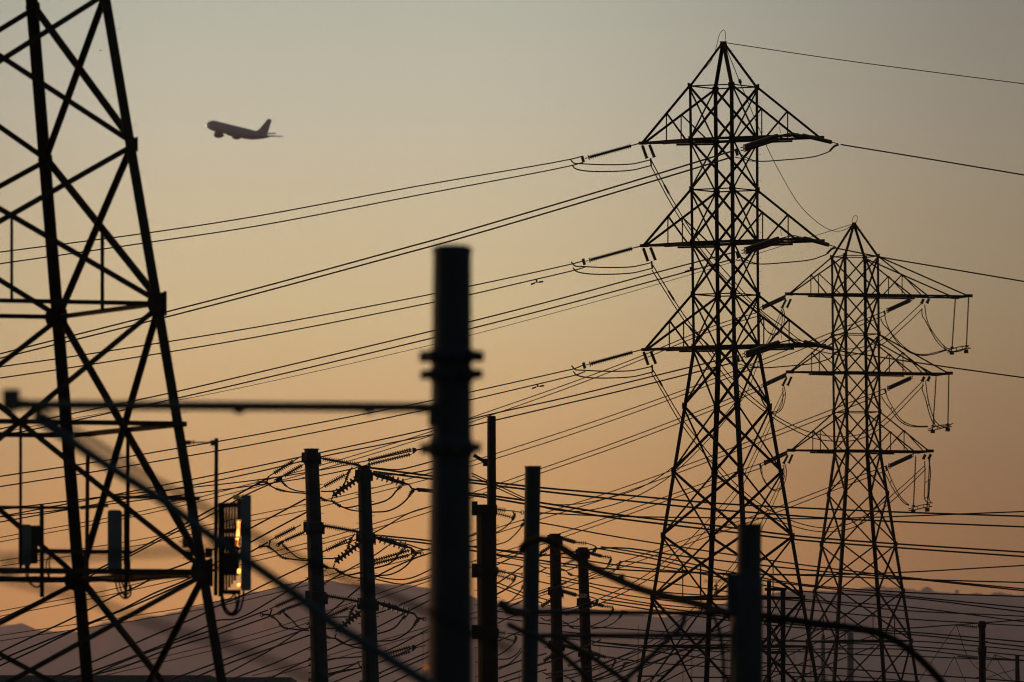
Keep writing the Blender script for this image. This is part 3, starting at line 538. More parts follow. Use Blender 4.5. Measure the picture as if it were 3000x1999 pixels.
for lv in range(3):
    n = LV[lv]; dx, dy = (0, 6, 10)[lv], (0, 197, 402)[lv]; m_ = lambda q: [(x+dx, y+dy) for x, y in q]
    g = 'insulators on the left wire pole'; pn = 'left wire pole'; le = (0, -9, -14)[lv]; d = 430
    insulator((876+dx, 1341+dy), (786+dx*.3, 1397+dy+le), d, 429.6, 2.9, 7.8, 6.2, f'bristly insulator reaching down left from the {n} collar of the {pn}, upper one', g, 'polymer', .30, (('link', .12, 5),), e=20)
    insulator((889+dx, 1361+dy), (826+dx*.5, 1398+dy+le), d, 429.7, 2.9, 7.4, 6.2, f'bristly insulator reaching down left from the {n} collar of the {pn}, lower one', g, 'polymer', .30, (), e=6)
    clamp(m_([(786, 1397+le), (782, 1412+le), (757, 1414+le)]), 429.6, f'clamp at the outer left end of the {n} arm of the {pn}', 3)
    clamp(m_([(826, 1398+le), (815, 1403+le), (808, 1409+le)]), 429.7, f'clamp at the inner left end of the {n} arm of the {pn}', 5)
    jumper(m_([(770, 1412+le), (782, 1416+le), (800, 1428+le), (820, 1436), (852, 1442), (895, 1446)]), 429.6, 430, 1.9, f'lower jumper loop left of the {pn} at its {n} level', ((.12, .35), (.5, .75)), 4.5)
    jumper(m_([(818, 1403+le), (830, 1416+le), (845, 1429+le), (868, 1438), (892, 1441)]), 429.7, 430, 1.7, f'upper jumper loop left of the {pn} at its {n} level', ((.1, .4),), 5)
    insulator((941+dx, 1343+dy), (1057+dx*.3, 1364+dy-lv), d, 431.4, 3.2, 8.4, 6.2, f'bristly insulator bridging from the {n} collar of the {pn} to the right pole', g, 'polymer', .3, (), e=4)
    insulator((938+dx, 1432+dy-10*lv), (1022+dx, 1385+dy-6*lv), d, 430.6, 2.3, 7.4, 6, f'thin bristly insulator rising right from the {pn} below its {n} collar', g, 'polymer', .30, (('link', .97, 6),), e=14)
    insulator((974+dx, 1454+dy-3*lv), (1052+dx*.5, 1399+dy-5*lv), 430.4, 431.4, 4.4, 12, 12.5, f'insulator of seven fat discs between the two wire poles, {n} level', g, 'porcelain', .5, (), e=4)
    jumper(m_([(940, 1440), (975, 1439), (1000, 1430), (1013, 1408), (1021, 1385), (1032, 1370)]), 430.2, 430.8, 1.9, f'jumper curling up between the two wire poles, {n} level', ((.6, .9),), 5.5)
    jumper(m_([(938, 1458), (952, 1466), (975, 1470), (996, 1483), (1012, 1488), (1050, 1482), (1070, 1480)]), 430.2, 431.4, 1.9, f'jumper sagging between the two wire poles, {n} level', ((.02, .2), (.34, .5)), 5)
    jumper(m_([(975, 1455), (972, 1466), (1000, 1484), (1030, 1495), (1070, 1499)]), 430.4, 431.4, 1.7, f'lower jumper line below the fat disc insulator, {n} level', (), 4)
    g = 'insulators on the right wire pole'; pn = 'right wire pole'; dx, dy = (0, 7, 15)[lv], (0, 186, 378)[lv]; d = 431.5
    insulator((1090+dx, 1389+dy), (1197+dx, 1420+dy), d, 432.2, 5, 13, 15, f'insulator of large fat discs sloping right from the {n} collar of the {pn}', g, 'porcelain', .4, (), e=12)
    insulator((1088+dx, 1386+dy), (1150+dx, 1400+dy), d, 432, 2.3, 7.4, 6, f'thin bristly insulator above the fat discs on the {n} collar of the {pn}', g, 'polymer', .3, (), e=3)
    clamp(m_([(1197, 1418), (1207, 1432), (1228, 1436)]), 432.3, f'clamp right of the {pn} at its {n} level', 3)
    jumper(m_([(1180, 1414), (1171, 1428), (1158, 1442), (1148, 1455), (1128, 1468), (1086, 1480)]), 432.1, 431.6, 2, f'short jumper loop right of the {pn} at its {n} level', ((.05, .3),), 6)
    jumper(m_([(1222, 1434), (1208, 1439), (1196, 1458), (1178, 1476), (1158, 1489), (1134, 1498), (1090, 1501)]), 432.3, 431.6, 2, f'long jumper loop right of the {pn} at its {n} level', ((.12, .33),), 6)
    # double insulators behind
    a0, a1, b0, b1 = (((1078, 1349), (1207, 1316), (1077, 1362), (1205, 1331)), ((1085, 1646), (1202, 1612), (1085, 1655), (1200, 1627)), ((1121, 1919), (1205, 1895), (1129, 1931), (1204, 1908)))[lv]
    for j, (a, b) in enumerate(((a0, a1), (b0, b1))):
        insulator(a, b, 434, 434.4, 1.9, 5.8, 7.2, f"{('upper', 'lower')[j]} of the parallel ribbed insulators beside the broad foreground pole, {n} pair", 'parallel ribbed insulator pairs', 'porcelain', .7,
                  ((('corona_ring', .02, 5),) if lv == 0 else ()), e=3)
    k = S(434.4); x, y = (a1[0]+b1[0])/2+9, (a1[1]+b1[1])/2-2
    tag(MB().plate([P(x-7, y-10, 434.4), P(x+2, y-9, 434.4), P(x+8, y-2, 434.4), P(x-3, y+8, 434.4), P(x-6, y+9, 434.4)], (0, .08, 0)).tube([P(x+6, y-2, 434.4), P(x+34, y-8, 434.5)], 1.5*k, 6).tube([P(a1[0], a1[1], 434.4), P(x-4, y-8, 434.4)], 1.2*k, 6).tube([P(b1[0], b1[1], 434.4), P(x-4, y+7, 434.4)], 1.2*k, 6).build('yoke_plate', 'fitting'),
        f'triangular link plate at the right end of the {n} pair of parallel insulators', 'link plate', 'chains and link plates')
    # small brown poles
    dx, dy = (0, 4, 11)[lv], (0, 155, 315)[lv]; g = 'insulators on the two small brown poles'; pn = 'left small brown pole'
    insulator((1644+dx, 1577+dy), (1685+dx*.8, 1589+dy), 600, 600.4, 4.6, 7.5, 6, f'stout dark insulator right of the {pn} at its {n} collar', g, 'porcelain', .55)
    insulator((1685+dx*.8, 1589+dy), (1718+dx*.6, 1592+dy), 600.4, 600.8, 1.4, 6, 5.4, f'short bristly insulator beyond the stout one of the {pn}, {n} level', g, 'polymer', .3)
    insulator((1612+dx, 1602+dy), (1582+dx, 1622+dy), 600, 599.7, 3.2, 7, 6, f'dark insulator slanting down left from the {pn}, {n} level', g, 'porcelain', .5)
    insulator((1608+dx, 1574+dy), (1584+dx, 1583+dy), 600, 599.7, 1, 4, 5, f'thin insulator above the slanting one left of the {pn}, {n} level', g, 'polymer', .3)
    jumper(m_([(1718, 1592), (1732, 1596), (1746, 1603), (1742, 1612), (1735, 1622)]), 600.8, 601.5, 1.3, f'short ribbed jumper hanging right of the {pn}, {n} level', ((.5, .95),), 4.5)
    jumper(m_([(1580, 1655), (1592, 1662), (1612, 1665), (1650, 1668), (1672, 1684), (1700, 1690)]), 599.8, 601.8, 1.3, f'jumper passing behind the {pn} below its {n} collar', ((.75, .85),), 4)
    jumper(m_([(1645, 1672), (1668, 1670), (1690, 1660), (1702, 1650)]), 600.1, 601.8, 1.3, f'curved jumper between the two small brown poles, {n} level', (), 4)
    dx, dy = (0, 6, 13)[lv], (0, 146, 296)[lv]; pn = 'right small brown pole'
    insulator((1725+dx, 1620+dy), (1762+dx, 1630+dy), 602, 602.3, 4, 7, 6, f'stout dark insulator right of the {pn} at its {n} collar', g, 'porcelain', .55)
    insulator((1762+dx, 1630+dy), (1791+dx, 1634+dy), 602.3, 602.7, 1.4, 6, 5.4, f'short bristly insulator beyond the stout one of the {pn}, {n} level', g, 'polymer', .3)
    insulator((1694+dx, 1634+dy), (1650+dx, 1656+dy), 602, 601.6, 1.2, 5.5, 4, f'bristly insulator slanting down left from the {pn}, {n} level', g, 'polymer', .30)
    jumper(m_([(1791, 1634), (1789, 1642), (1784, 1652), (1777, 1663), (1764, 1672), (1725, 1690)]), 602.7, 602.1, 1.3, f'inner ribbed jumper right of the {pn}, {n} level', ((.1, .5),), 4)
    jumper(m_([(1832, 1645), (1818, 1647), (1812, 1660), (1800, 1673), (1784, 1684), (1760, 1692), (1726, 1697)]), 603, 602.1, 1.3, f'outer ribbed jumper right of the {pn}, {n} level', ((.15, .42),), 4.5)
    # brown pole with three collars
    dy = (0, 181, 360)[lv]; pn = 'brown pole with three collars'; g = 'insulators on the brown pole'; m2 = lambda q: [(x+lv*2, y+dy) for x, y in q]
    insulator((1453, 1492+dy), (1482, 1496+dy), 340, 340.3, 2, 7.5, 6.2, f'bristly insulator right of the {pn}, {n} level, upper one', g, 'polymer', .35)
    insulator((1453, 1504+dy), (1503, 1517+dy), 340, 340.5, 1.6, 6.5, 6.2, f'bristly insulator right of the {pn}, {n} level, lower one', g, 'polymer', .3)
    clamp(m2([(1482, 1496), (1500, 1497), (1530, 1502)]), 340.4, f'clamp right of the {pn} at its {n} level', 1.8)
    jumper(m2([(1502, 1500), (1508, 1508), (1503, 1520), (1499, 1527), (1490, 1536), (1475, 1549), (1450, 1563)]), 340.4, 340.1, 1.6, f'inner jumper loop right of the {pn}, {n} level', ((.12, .42),), 5)
    jumper(m2([(1540, 1530), (1531, 1537), (1524, 1549), (1504, 1571), (1486, 1586), (1470, 1592), (1450, 1597)]), 340.6, 340.1, 1.6, f'outer jumper loop right of the {pn}, {n} level', ((.05, .26),), 5)
# lone pole near the right edge
for lv, y in enumerate((1835, 1926)):
    insulator((2863, y+3), (2803, y-4), 520, 520, 1.8, 6, 6, f"bristly insulator reaching left from the lone right hand pole, {('upper', 'lower')[lv]} one", 'insulators of the lone right hand pole', 'porcelain', .4)
for j, q in enumerate(([(2801, 1830), (2760, 1893), (2726, 1944), (2690, 1999), (2660, 2040)], [(2801, 1830), (2815, 1870), (2826, 1905), (2837, 1926), (2852, 1948), (2868, 1963)], [(2796, 1923), (2775, 1962), (2756, 1999), (2740, 2030)], [(2797, 1924), (2812, 1962), (2829, 1999), (2842, 2030)],
                      [(2914, 1919), (2903, 1938), (2891, 1957), (2880, 1966)], [(2914, 1919), (2935, 1955), (2962, 1990), (2990, 2010)], [(2914, 1919), (2945, 1928), (2976, 1934)], [(2880, 1958), (2910, 1970), (2950, 1994)], [(2893, 1986), (2930, 1974), (2980, 1961)])):
    wire(q, 520, 520 if j < 4 else 600, .9, 'thin slack wire '+('running down left from the upper insulator of the lone pole', 'dropping from the upper insulator tip to the lone pole', 'running down left from the lower insulator of the lone pole', 'running down right from the lower insulator of the lone pole',
        'between the lone pole and a peak left of the corner pole', 'falling right behind the short corner pole', 'tied to the head of the short corner pole', 'falling right between the lone pole and corner pole', 'rising right to the short corner pole')[j], 'slack wires near the right corner', 'slack_wire', 'wire', ext=False)
# ================================================================ long conductors
Lg = 'twin conductors of the power lines'
w1 = pair([(1703, 459), (1672, 467), (1211, 548), (750, 634), (453, 680), (0, 739)], [(1708, 476), (1677, 485), (1215, 574), (750, 663), (440, 710), (0, 773)], 500, 320, 1.75, 'leaving the topmost left crossarm for the left edge')
pair([(2152, 441), (1850, 533), (1284, 700), (1200, 723), (750, 846), (480, 916), (0, 1037)], [(2143, 461), (1850, 550), (1343, 700), (1200, 739), (750, 861), (480, 931), (0, 1050)], 495, 640, 1.75, 'leaving the topmost right crossarm leftward behind the tall tower')
w2 = pair([(1709, 765), (1683, 772), (1500, 812.6), (1380, 838), (1200, 875), (750, 959), (204, 1046), (0, 1075)], [(1714, 783), (1691, 790), (1500, 835), (1380, 863), (1200, 900), (750, 988), (204, 1078), (0, 1108)], 500, 330, 1.75, 'leaving the middle left crossarm for the left edge')
w3 = pair([(2156, 738), (1926, 798), (1650, 873), (1380, 942), (1200, 986), (750, 1093), (520, 1147), (217, 1211), (89, 1238), (0, 1257)], [(2146, 760), (2000, 800), (1850, 840.5), (1650, 894), (1380, 963), (1200, 1007), (750, 1114), (523, 1166), (217, 1233), (0, 1279)], 495, 500, 1.75, 'leaving the middle right crossarm leftward behind the tall tower')
w4 = pair([(1709, 1070), (1684, 1080), (1650, 1088), (1380, 1148.5), (1200, 1187), (750, 1274), (548, 1309), (261, 1357), (0, 1396)], [(1714, 1089), (1690, 1098), (1650, 1108), (1386, 1170), (1200, 1211), (750, 1301), (552, 1336), (230, 1390), (0, 1426)], 500, 330, 1.75, 'leaving the lowest left crossarm for the left edge')
pair([(2160, 1041), (2143, 1046), (1850, 1118), (1650, 1167), (1468, 1207), (1250, 1259), (932, 1328), (750, 1367), (335, 1450), (0, 1514)], [(2152, 1062), (1850, 1138), (1650, 1185), (1453, 1231), (1250, 1277), (935, 1340), (750, 1384), (265, 1481), (0, 1530)], 495, 560, 1.6, 'leaving the lowest right crossarm leftward behind the tall tower')
pair([(2225, 914), (2212, 918), (2105, 950), (1850, 1055), (1650, 1130), (1380, 1224), (1250, 1269), (935, 1365), (700, 1427), (420, 1497), (0, 1575)], [(2226, 925), (2105, 962), (1850, 1066), (1650, 1142), (1380, 1237), (1250, 1281), (935, 1377), (700, 1440), (420, 1508), (0, 1588)], 662, 760, 1.1, 'leaving the topmost left crossarm of the smaller tower')
pair([(2588, 914), (2435, 975), (2250, 1048), (2090, 1111), (1800, 1215), (1543, 1300), (1383, 1351), (1250, 1389), (1049, 1442), (889, 1479), (700, 1518), (420, 1579), (0, 1643)], [(2590, 925), (2435, 989), (2250, 1063), (2090, 1124), (1800, 1230), (1592, 1300), (1383, 1365), (1250, 1405), (1049, 1457), (889, 1497), (700, 1534), (420, 1596), (0, 1659)], 678, 800, 1.1, 'leaving the topmost right crossarm of the smaller tower')
pair([(2226, 1131), (2213, 1136), (2087, 1189), (1800, 1298), (1583, 1374), (1459, 1418), (1250, 1488), (1094, 1535), (944, 1579), (733, 1633), (300, 1733), (0, 1791)], [(2228, 1144), (2213, 1149), (2087, 1202), (1800, 1312), (1592, 1384), (1459, 1431), (1250, 1503), (1094, 1550), (944, 1594), (733, 1648), (300, 1748), (0, 1806)], 662, 780, 1.1, 'leaving the middle left crossarm of the smaller tower')
pair([(2592, 1139), (2438, 1200), (2250, 1273), (2173, 1302), (1978, 1375), (1800, 1438), (1583, 1507), (1450, 1549), (1250, 1610), (900, 1700), (600, 1770), (0, 1862)], [(2594, 1152), (2438, 1214), (2250, 1287), (2173, 1316), (1978, 1389), (1800, 1453), (1583, 1522), (1450, 1564), (1250, 1625), (900, 1715), (600, 1784), (0, 1878)], 678, 800, 1.1, 'leaving the middle right crossarm of the smaller tower')
pair([(2230, 1358), (2090, 1406), (1800, 1509), (1600, 1577), (1456, 1622), (1250, 1690), (944, 1795), (700, 1870), (300, 1965)], [(2232, 1371), (2090, 1419), (1800, 1522), (1600, 1591), (1456, 1637), (1250, 1705), (944, 1811), (700, 1886), (300, 1981)], 664, 780, 1.1, 'leaving the lowest left crossarm of the smaller tower', ext=False)
pair([(2598, 1365), (2440, 1424), (2250, 1497), (2090, 1553), (1800, 1655), (1500, 1760), (1250, 1838), (944, 1925), (740, 1980)], [(2600, 1378), (2440, 1438), (2250, 1511), (2090, 1567), (1800, 1670), (1500, 1775), (1250, 1853), (944, 1941), (740, 1996)], 678, 790, 1.1, 'leaving the lowest right crossarm of the smaller tower', ext=False)
wire([(2494, 658), (2385, 692), (2250, 734), (2143, 769), (1850, 855), (1650, 910), (1380, 982), (1200, 1026), (750, 1127), (525, 1172), (217, 1226), (0, 1268)], 675, 720, .75, 'hair thin wire from the peak of the smaller tower to the left edge', 'earth wires', 'earth_wire')
wire([(2128, 126), (2450, 174), (2720, 210), (3000, 246)], 500, 420, 1.2, 'single thin wire from the peak of the tall tower to the right edge', 'earth wires', 'earth_wire')
ew = wire([(2127, 140), (2167, 239), (2217, 361), (2256, 450), (2300, 533), (2342, 600), (2390, 648), (2429, 673), (2454, 678), (2476, 673), (2494, 662)], 500, 675, .9, 'slack thin wire looping from the tall tower peak to the smaller tower peak', 'earth wires', 'earth_wire', ext=False)
k = S(510); MB().lathe(P(2166, 232, 513), P(2171, 249, 513), [(0, 2*k), (3*k, 4.5*k), (9*k, 5*k), (18*k, 1*k)], 8, True).build('damper_weight', 'fitting', ew)
wire([(2464, 424), (2720, 466), (3000, 513)], 490, 420, 1.9, 'single wire from the topmost right crossarm of the tall tower to the right edge', 'wires leaving to the right edge')
wire([(2448, 727), (2588, 755), (2740, 781), (3000, 825)], 490, 420, 1.9, 'single wire from the middle right crossarm of the tall tower to the right edge', 'wires leaving to the right edge')
wire([(2458, 1028), (2547, 1042), (2728, 1069), (3000, 1107)], 490, 420, 1.9, 'single wire from the lowest right crossarm of the tall tower to the right edge', 'wires leaving to the right edge')
for n, U, L in (('topmost', [(1908, 470), (1972, 589), (2029, 681), (2105, 773), (2143, 816), (2228, 908), (2296, 959), (2350, 1000), (2420, 1021), (2473, 1024), (2537, 1015), (2580, 998), (2640, 945), (2699, 890)],
                            [(1908, 488), (1962, 590), (2020, 684), (2098, 787), (2150, 842), (2235, 921), (2310, 985), (2370, 1018), (2430, 1036), (2500, 1040), (2580, 1012), (2650, 955), (2702, 905)]),
                ('middle', [(1911, 775), (1988, 900), (2026, 954), (2087, 1032), (2130, 1092), (2173, 1137), (2269, 1216), (2330, 1250), (2378, 1268), (2441, 1279), (2500, 1277), (2537, 1267), (2585, 1235), (2703, 1117)],
                           [(1910, 792), (1978, 900), (2016, 956), (2080, 1040), (2122, 1100), (2170, 1150), (2262, 1222), (2330, 1262), (2378, 1283), (2441, 1293), (2500, 1291), (2545, 1276), (2590, 1247), (2706, 1129)]),
                ('lowest', [(1909, 1077), (1947, 1143), (1992, 1218), (2035, 1276), (2087, 1341), (2161, 1424), (2242, 1487), (2328, 1529), (2403, 1546), (2460, 1542), (2500, 1530), (2560, 1494), (2640, 1428), (2710, 1364)],
                           [(1908, 1092), (1940, 1147), (1984, 1224), (2028, 1286), (2080, 1350), (2150, 1432), (2230, 1500), (2328, 1543), (2403, 1558), (2470, 1554), (2520, 1537), (2575, 1500), (2650, 1435), (2713, 1374)])):
    o, _ = pair(U, L, 502, 683, 1.25, 'slung between the towers from the tall {} left crossarm'.format(n), 'slack twin wires between the two towers', ext=False)
    p0 = pathpts(U, 502, 683); MB().tube([p0[3], p0[4]], 3.2*S(505), 7).build('twin_spacer', 'fitting', o)
for n, U, L in (('topmost', [(2291, 905), (2248, 1002), (2222, 1043), (2182, 1140), (2153, 1180), (2047, 1301), (1957, 1380), (1880, 1427), (1800, 1455), (1690, 1477), (1620, 1478), (1560, 1468), (1470, 1428), (1383, 1387)],
                            [(2294, 915), (2255, 1003), (2230, 1044), (2190, 1145), (2160, 1190), (2047, 1318), (1957, 1400), (1880, 1447), (1800, 1478), (1720, 1496), (1660, 1498), (1600, 1489), (1500, 1450), (1383, 1394)]),
                ('middle', [(2295, 1145), (2262, 1215), (2210, 1330), (2160, 1425), (2097, 1500), (2000, 1600), (1900, 1680), (1800, 1735), (1680, 1780), (1560, 1790), (1450, 1775)],
                           [(2298, 1155), (2270, 1220), (2218, 1335), (2170, 1432), (2107, 1512), (2010, 1612), (1905, 1694), (1800, 1750), (1680, 1794), (1560, 1803), (1450, 1790)]),
                ('lowest', [(2297, 1385), (2265, 1455), (2220, 1550), (2150, 1650), (2050, 1765), (1950, 1850), (1850, 1910), (1740, 1950), (1600, 1975)],
                           [(2300, 1393), (2273, 1460), (2228, 1556), (2160, 1658), (2060, 1776), (1955, 1863), (1850, 1924), (1740, 1963), (1600, 1988)])):
    pair(U, L, 669, 420, 1.15, f'falling from the smaller tower {n} left crossarm', 'slack twin wires below the smaller tower', ext=False)
# dampers on the long wires
for (x, y, d, w, nm) in ((1572, 826, 472, w2[1], 0), (1575, 1131, 472, w4[1], 0), (2023, 789, 495, w3[1], 0)):
    k = S(d); b = MB().box(P(x, y-2, d), (2.6*k, 0, 0), (0, .04, 0), (0, 0, 4.5*k)).tube([P(x-15, y+7, d), P(x, y+2, d), P(x+18, y+1, d)], .8*k, 5)
    b.lathe(P(x-17, y+8, d), P(x-4, y+3, d), [(0, 1.5*k), (2*k, 2.4*k), (12*k, 2.4*k), (14*k, 1*k)], 8).lathe(P(x+5, y+1.5, d), P(x+20, y-1, d), [(0, 1*k), (2*k, 2.4*k), (13*k, 2.4*k), (15*k, 1.5*k)], 8)
    b.build('vibration_damper', 'fitting', w)
# ---- wires across the poles and the hills
OR = ['first', 'second', 'third', 'fourth', 'fifth', 'sixth', 'seventh', 'eighth', 'ninth', 'tenth', 'eleventh', 'twelfth', 'thirteenth', 'fourteenth', 'fifteenth', 'sixteenth', 'seventeenth', 'eighteenth', 'nineteenth', 'twentieth', 'twenty first', 'twenty second', 'twenty third', 'twenty fourth']
right = [
 ([(1086, 1371), (1250, 1393), (1383, 1407), (1583, 1429), (1800, 1448), (2100, 1475), (2400, 1491), (2614, 1500), (3000, 1513)], 2.1),
 ([(1095, 1382), (1250, 1402), (1383, 1415), (1583, 1439), (1800, 1463), (2100, 1494), (2250, 1505), (2400, 1517), (2614, 1528), (3000, 1544)], 2.1),
 ([(1580, 1503), (1800, 1513), (2187, 1518), (2400, 1520), (2614, 1514), (3000, 1499)], 1.8),
 ([(1222, 1432), (1383, 1446), (1583, 1473), (1800, 1507), (2100, 1541), (2350, 1572), (2630, 1594), (3000, 1618)], 2.1),
 ([(1228, 1438), (1383, 1452), (1583, 1484), (1800, 1518), (2100, 1554), (2350, 1583), (2630, 1605), (3000, 1631)], 2.1),
 ([(1530, 1525), (1583, 1532), (1800, 1572), (2080, 1616), (2350, 1655), (2646, 1691), (3000, 1726)], 1.8),
 ([(1090, 1567), (1262, 1585), (1456, 1612), (1583, 1628), (1800, 1605), (2000, 1630), (2350, 1669), (2646, 1694), (3000, 1731)], 1.8),
 ([(1090, 1574), (1262, 1594), (1456, 1625), (1540, 1636), (1640, 1650), (1800, 1668), (2080, 1680), (2350, 1686), (2650, 1697), (3000, 1707)], 1.8),
 ([(1455, 1611), (1530, 1618), (1700, 1640), (1800, 1655), (2000, 1675), (2400, 1684), (2646, 1677), (3000, 1657)], 1.8),
 ([(1760, 1602), (1800, 1608), (1900, 1625), (2100, 1668), (2350, 1712), (2656, 1736), (3000, 1748)], 1.8),
 ([(1755, 1608), (1800, 1616), (1900, 1634), (2100, 1680), (2350, 1716), (2656, 1747), (3000, 1781)], 1.8),
 ([(1832, 1645), (1900, 1652), (2100, 1690), (2350, 1732), (2656, 1752), (3000, 1793)], 1.8),
 ([(1456, 1648), (1530, 1660), (1640, 1690), (1800, 1722), (2000, 1740), (2350, 1761), (2636, 1788), (3000, 1806)], 1.6),
 ([(1456, 1628), (1580, 1650), (1720, 1668), (1900, 1700), (2200, 1742), (2450, 1764), (2636, 1776), (2970, 1818), (3000, 1822)], 1.6),
 ([(1640, 1700), (1725, 1717), (1800, 1738), (2000, 1764), (2350, 1786), (2636, 1812), (3000, 1834)], 1.6),
 ([(1456, 1670), (1530, 1692), (1725, 1735), (1900, 1768), (2200, 1795), (2557, 1842), (2799, 1831), (3000, 1816)], 1.6),
 ([(1760, 1756), (1900, 1775), (2150, 1810), (2350, 1832), (2677, 1853), (2866, 1869), (3000, 1881)], 1.8),
 ([(1765, 1765), (1900, 1786), (2150, 1820), (2350, 1840), (2677, 1860), (2866, 1880), (3000, 1895)], 1.8),
 ([(1455, 1811), (1640, 1832), (1800, 1841), (2100, 1862), (2400, 1880), (2680, 1879), (2866, 1893), (3000, 1906)], 1.6),
 ([(1648, 1851), (1800, 1866), (2100, 1876), (2350, 1880), (2680, 1895), (2866, 1909), (3000, 1922)], 1.6),
 ([(1648, 1870), (1800, 1886), (1900, 1893), (2150, 1903), (2400, 1902), (2680, 1904), (2866, 1925), (3000, 1935)], 1.6),
 ([(1735, 1880), (1860, 1895), (2100, 1909), (2350, 1910), (2600, 1922), (2720, 1925), (2866, 1931), (3000, 1936)], 1.6),
 ([(1735, 1890), (1860, 1902), (2100, 1932), (2350, 1950), (2697, 1977), (2866, 1988), (3000, 1998)], 1.8),
 ([(1740, 1920), (1900, 1941), (2150, 1958), (2350, 1973), (2600, 1990), (2700, 2001), (2800, 2012)], 1.6)]
for i, (q, r) in enumerate(right):
    wire(q, 432 if q[0][0] < 1300 else 602, 620, r, f'{OR[i]} from top of the fan of wires crossing to the right edge', 'fan of wires crossing to the right edge', ext=i < 23)
steep = [
 ([(786, 1400), (700, 1447), (606, 1500), (478, 1570), (376, 1624), (280, 1672), (198, 1717), (100, 1768), (0, 1816)], 2.2),
 ([(826, 1404), (722, 1450), (630, 1502), (478, 1578), (376, 1632), (280, 1680), (198, 1724), (100, 1773), (0, 1822)], 1.9),
 ([(894, 1463), (736, 1547), (555, 1647), (478, 1677), (405, 1717), (331, 1749), (265, 1784), (223, 1806), (67, 1879), (0, 1911)], 2.2),
 ([(896, 1502), (736, 1588), (552, 1696), (450, 1739), (350, 1789), (265, 1824), (228, 1840), (32, 1920), (0, 1934)], 2.2),
 ([(784, 1590), (700, 1635), (551, 1704), (420, 1762), (265, 1827), (226, 1843), (100, 1905), (0, 1951)], 2.2),
 ([(905, 1652), (784, 1709), (700, 1750), (628, 1780), (593, 1800), (446, 1863), (277, 1937), (127, 1997), (40, 2034)], 2.0),
 ([(905, 1694), (800, 1757), (700, 1811), (634, 1819), (606, 1835), (405, 1918), (277, 1965), (175, 2000), (90, 2034)], 2.0),
 ([(784, 1788), (750, 1800), (640, 1842), (607, 1851), (383, 1930), (277, 1975), (180, 2015)], 2.0),
 ([(830, 1792), (700, 1838), (640, 1858), (609, 1867), (478, 1908), (367, 1953), (280, 1977), (170, 2020)], 2.0),
 ([(908, 1839), (750, 1897), (655, 1934), (500, 1992), (400, 2030)], 2.0),
 ([(906, 1862), (750, 1915), (658, 1949), (560, 1990), (480, 2024)], 2.0),
 ([(880, 1849), (800, 1900), (700, 1955), (662, 1975), (600, 2010)], 1.8),
 ([(911, 1895), (800, 1945), (700, 1982), (620, 2016)], 1.8),
 ([(911, 1931), (850, 1958), (776, 1997), (720, 2030)], 1.8)]
for i, (q, r) in enumerate(steep):
    wire(q, 430, 340, r, f'{OR[i]} from top of the steep wires falling left from the left wire pole', 'steep wires falling to the lower left', ext=q[-1][0] < 5)
mid = [
 ([(1400, 1600), (1262, 1620), (1085, 1700), (957, 1801), (900, 1830)], 1.9), ([(1262, 1484), (1200, 1503), (1098, 1560), (957, 1612), (900, 1640)], 1.6),
 ([(1400, 1560), (1262, 1612), (1160, 1590), (1100, 1625), (950, 1710), (905, 1740)], 1.6), ([(1262, 1735), (1086, 1802), (957, 1812), (905, 1836)], 1.8),
 ([(1262, 1757), (1100, 1840), (957, 1906), (905, 1930)], 1.8), ([(1262, 1840), (1110, 1915), (957, 1933), (905, 1950)], 1.8),
 ([(1262, 1872), (1115, 1940), (958, 1978), (905, 1992)], 1.8), ([(1262, 1908), (1112, 1972), (1040, 2005), (960, 2040)], 1.8),
 ([(1262, 1921), (1114, 1985), (1060, 2010)], 1.8), ([(1262, 1944), (1160, 1995), (1100, 2024)], 1.8)]
for i, (q, r) in enumerate(mid):
    wire(q, 480, 430, r, f'{OR[i]} from top of the wires left of the broad foreground pole', 'wires between the poles', ext=False)
for i, q in enumerate(([(1240, 1314), (1180, 1328), (1047, 1356), (935, 1378), (750, 1407), (317, 1454), (0, 1493)], [(1078, 1362), (1049, 1370), (935, 1394), (750, 1422), (200, 1492), (0, 1515)])):
    wire(q, 478, 470, 1.6, f"{('upper', 'lower')[i]} of two wires running left from the parallel insulators above the right pole", 'wires between the poles')
for i, q in enumerate(([(1086, 1370), (1150, 1376), (1175, 1375), (1215, 1366), (1280, 1348)], [(1086, 1385), (1140, 1391), (1178, 1390), (1220, 1384), (1280, 1372)], [(1086, 1682), (1120, 1693), (1150, 1697), (1178, 1698), (1210, 1692), (1280, 1660)], [(1088, 1694), (1130, 1704), (1165, 1711), (1190, 1711), (1225, 1703), (1280, 1686)])):
    wire(q, 470, 475, 1.7, ('upper sagging wire just right of the right pole top', 'lower sagging wire just right of the right pole top', 'upper sagging wire low between right pole and broad pole', 'lower sagging wire low between right pole and broad pole')[i], 'wires between the poles', ext=False)
for i, q in enumerate(([(1040, 1945), (957, 1962), (905, 1972)], [(1052, 1940), (960, 1984), (905, 2005)], [(1060, 1956), (957, 1975), (905, 1996)], [(1064, 1964), (990, 1994), (930, 2020)])):
    wire(q, 445, 432, 1.7, f'{OR[i]} short wire fanning left from the bracket low on the right wire pole', 'wires between the poles', ext=False)
tag(MB().tube([P(1047, 1938, 452), P(1056, 1955, 452), P(1064, 1966, 452)], 2*S(452), 6).tube([P(1047, 1940, 452), P(1066, 1936, 452)], 1.6*S(452), 6).tube([P(1054, 1954, 452), P(1068, 1950, 452)], 1.6*S(452), 6).build('wire_bracket', 'fitting'), 'small bent bracket low on the left side of the right wire pole', 'bracket')
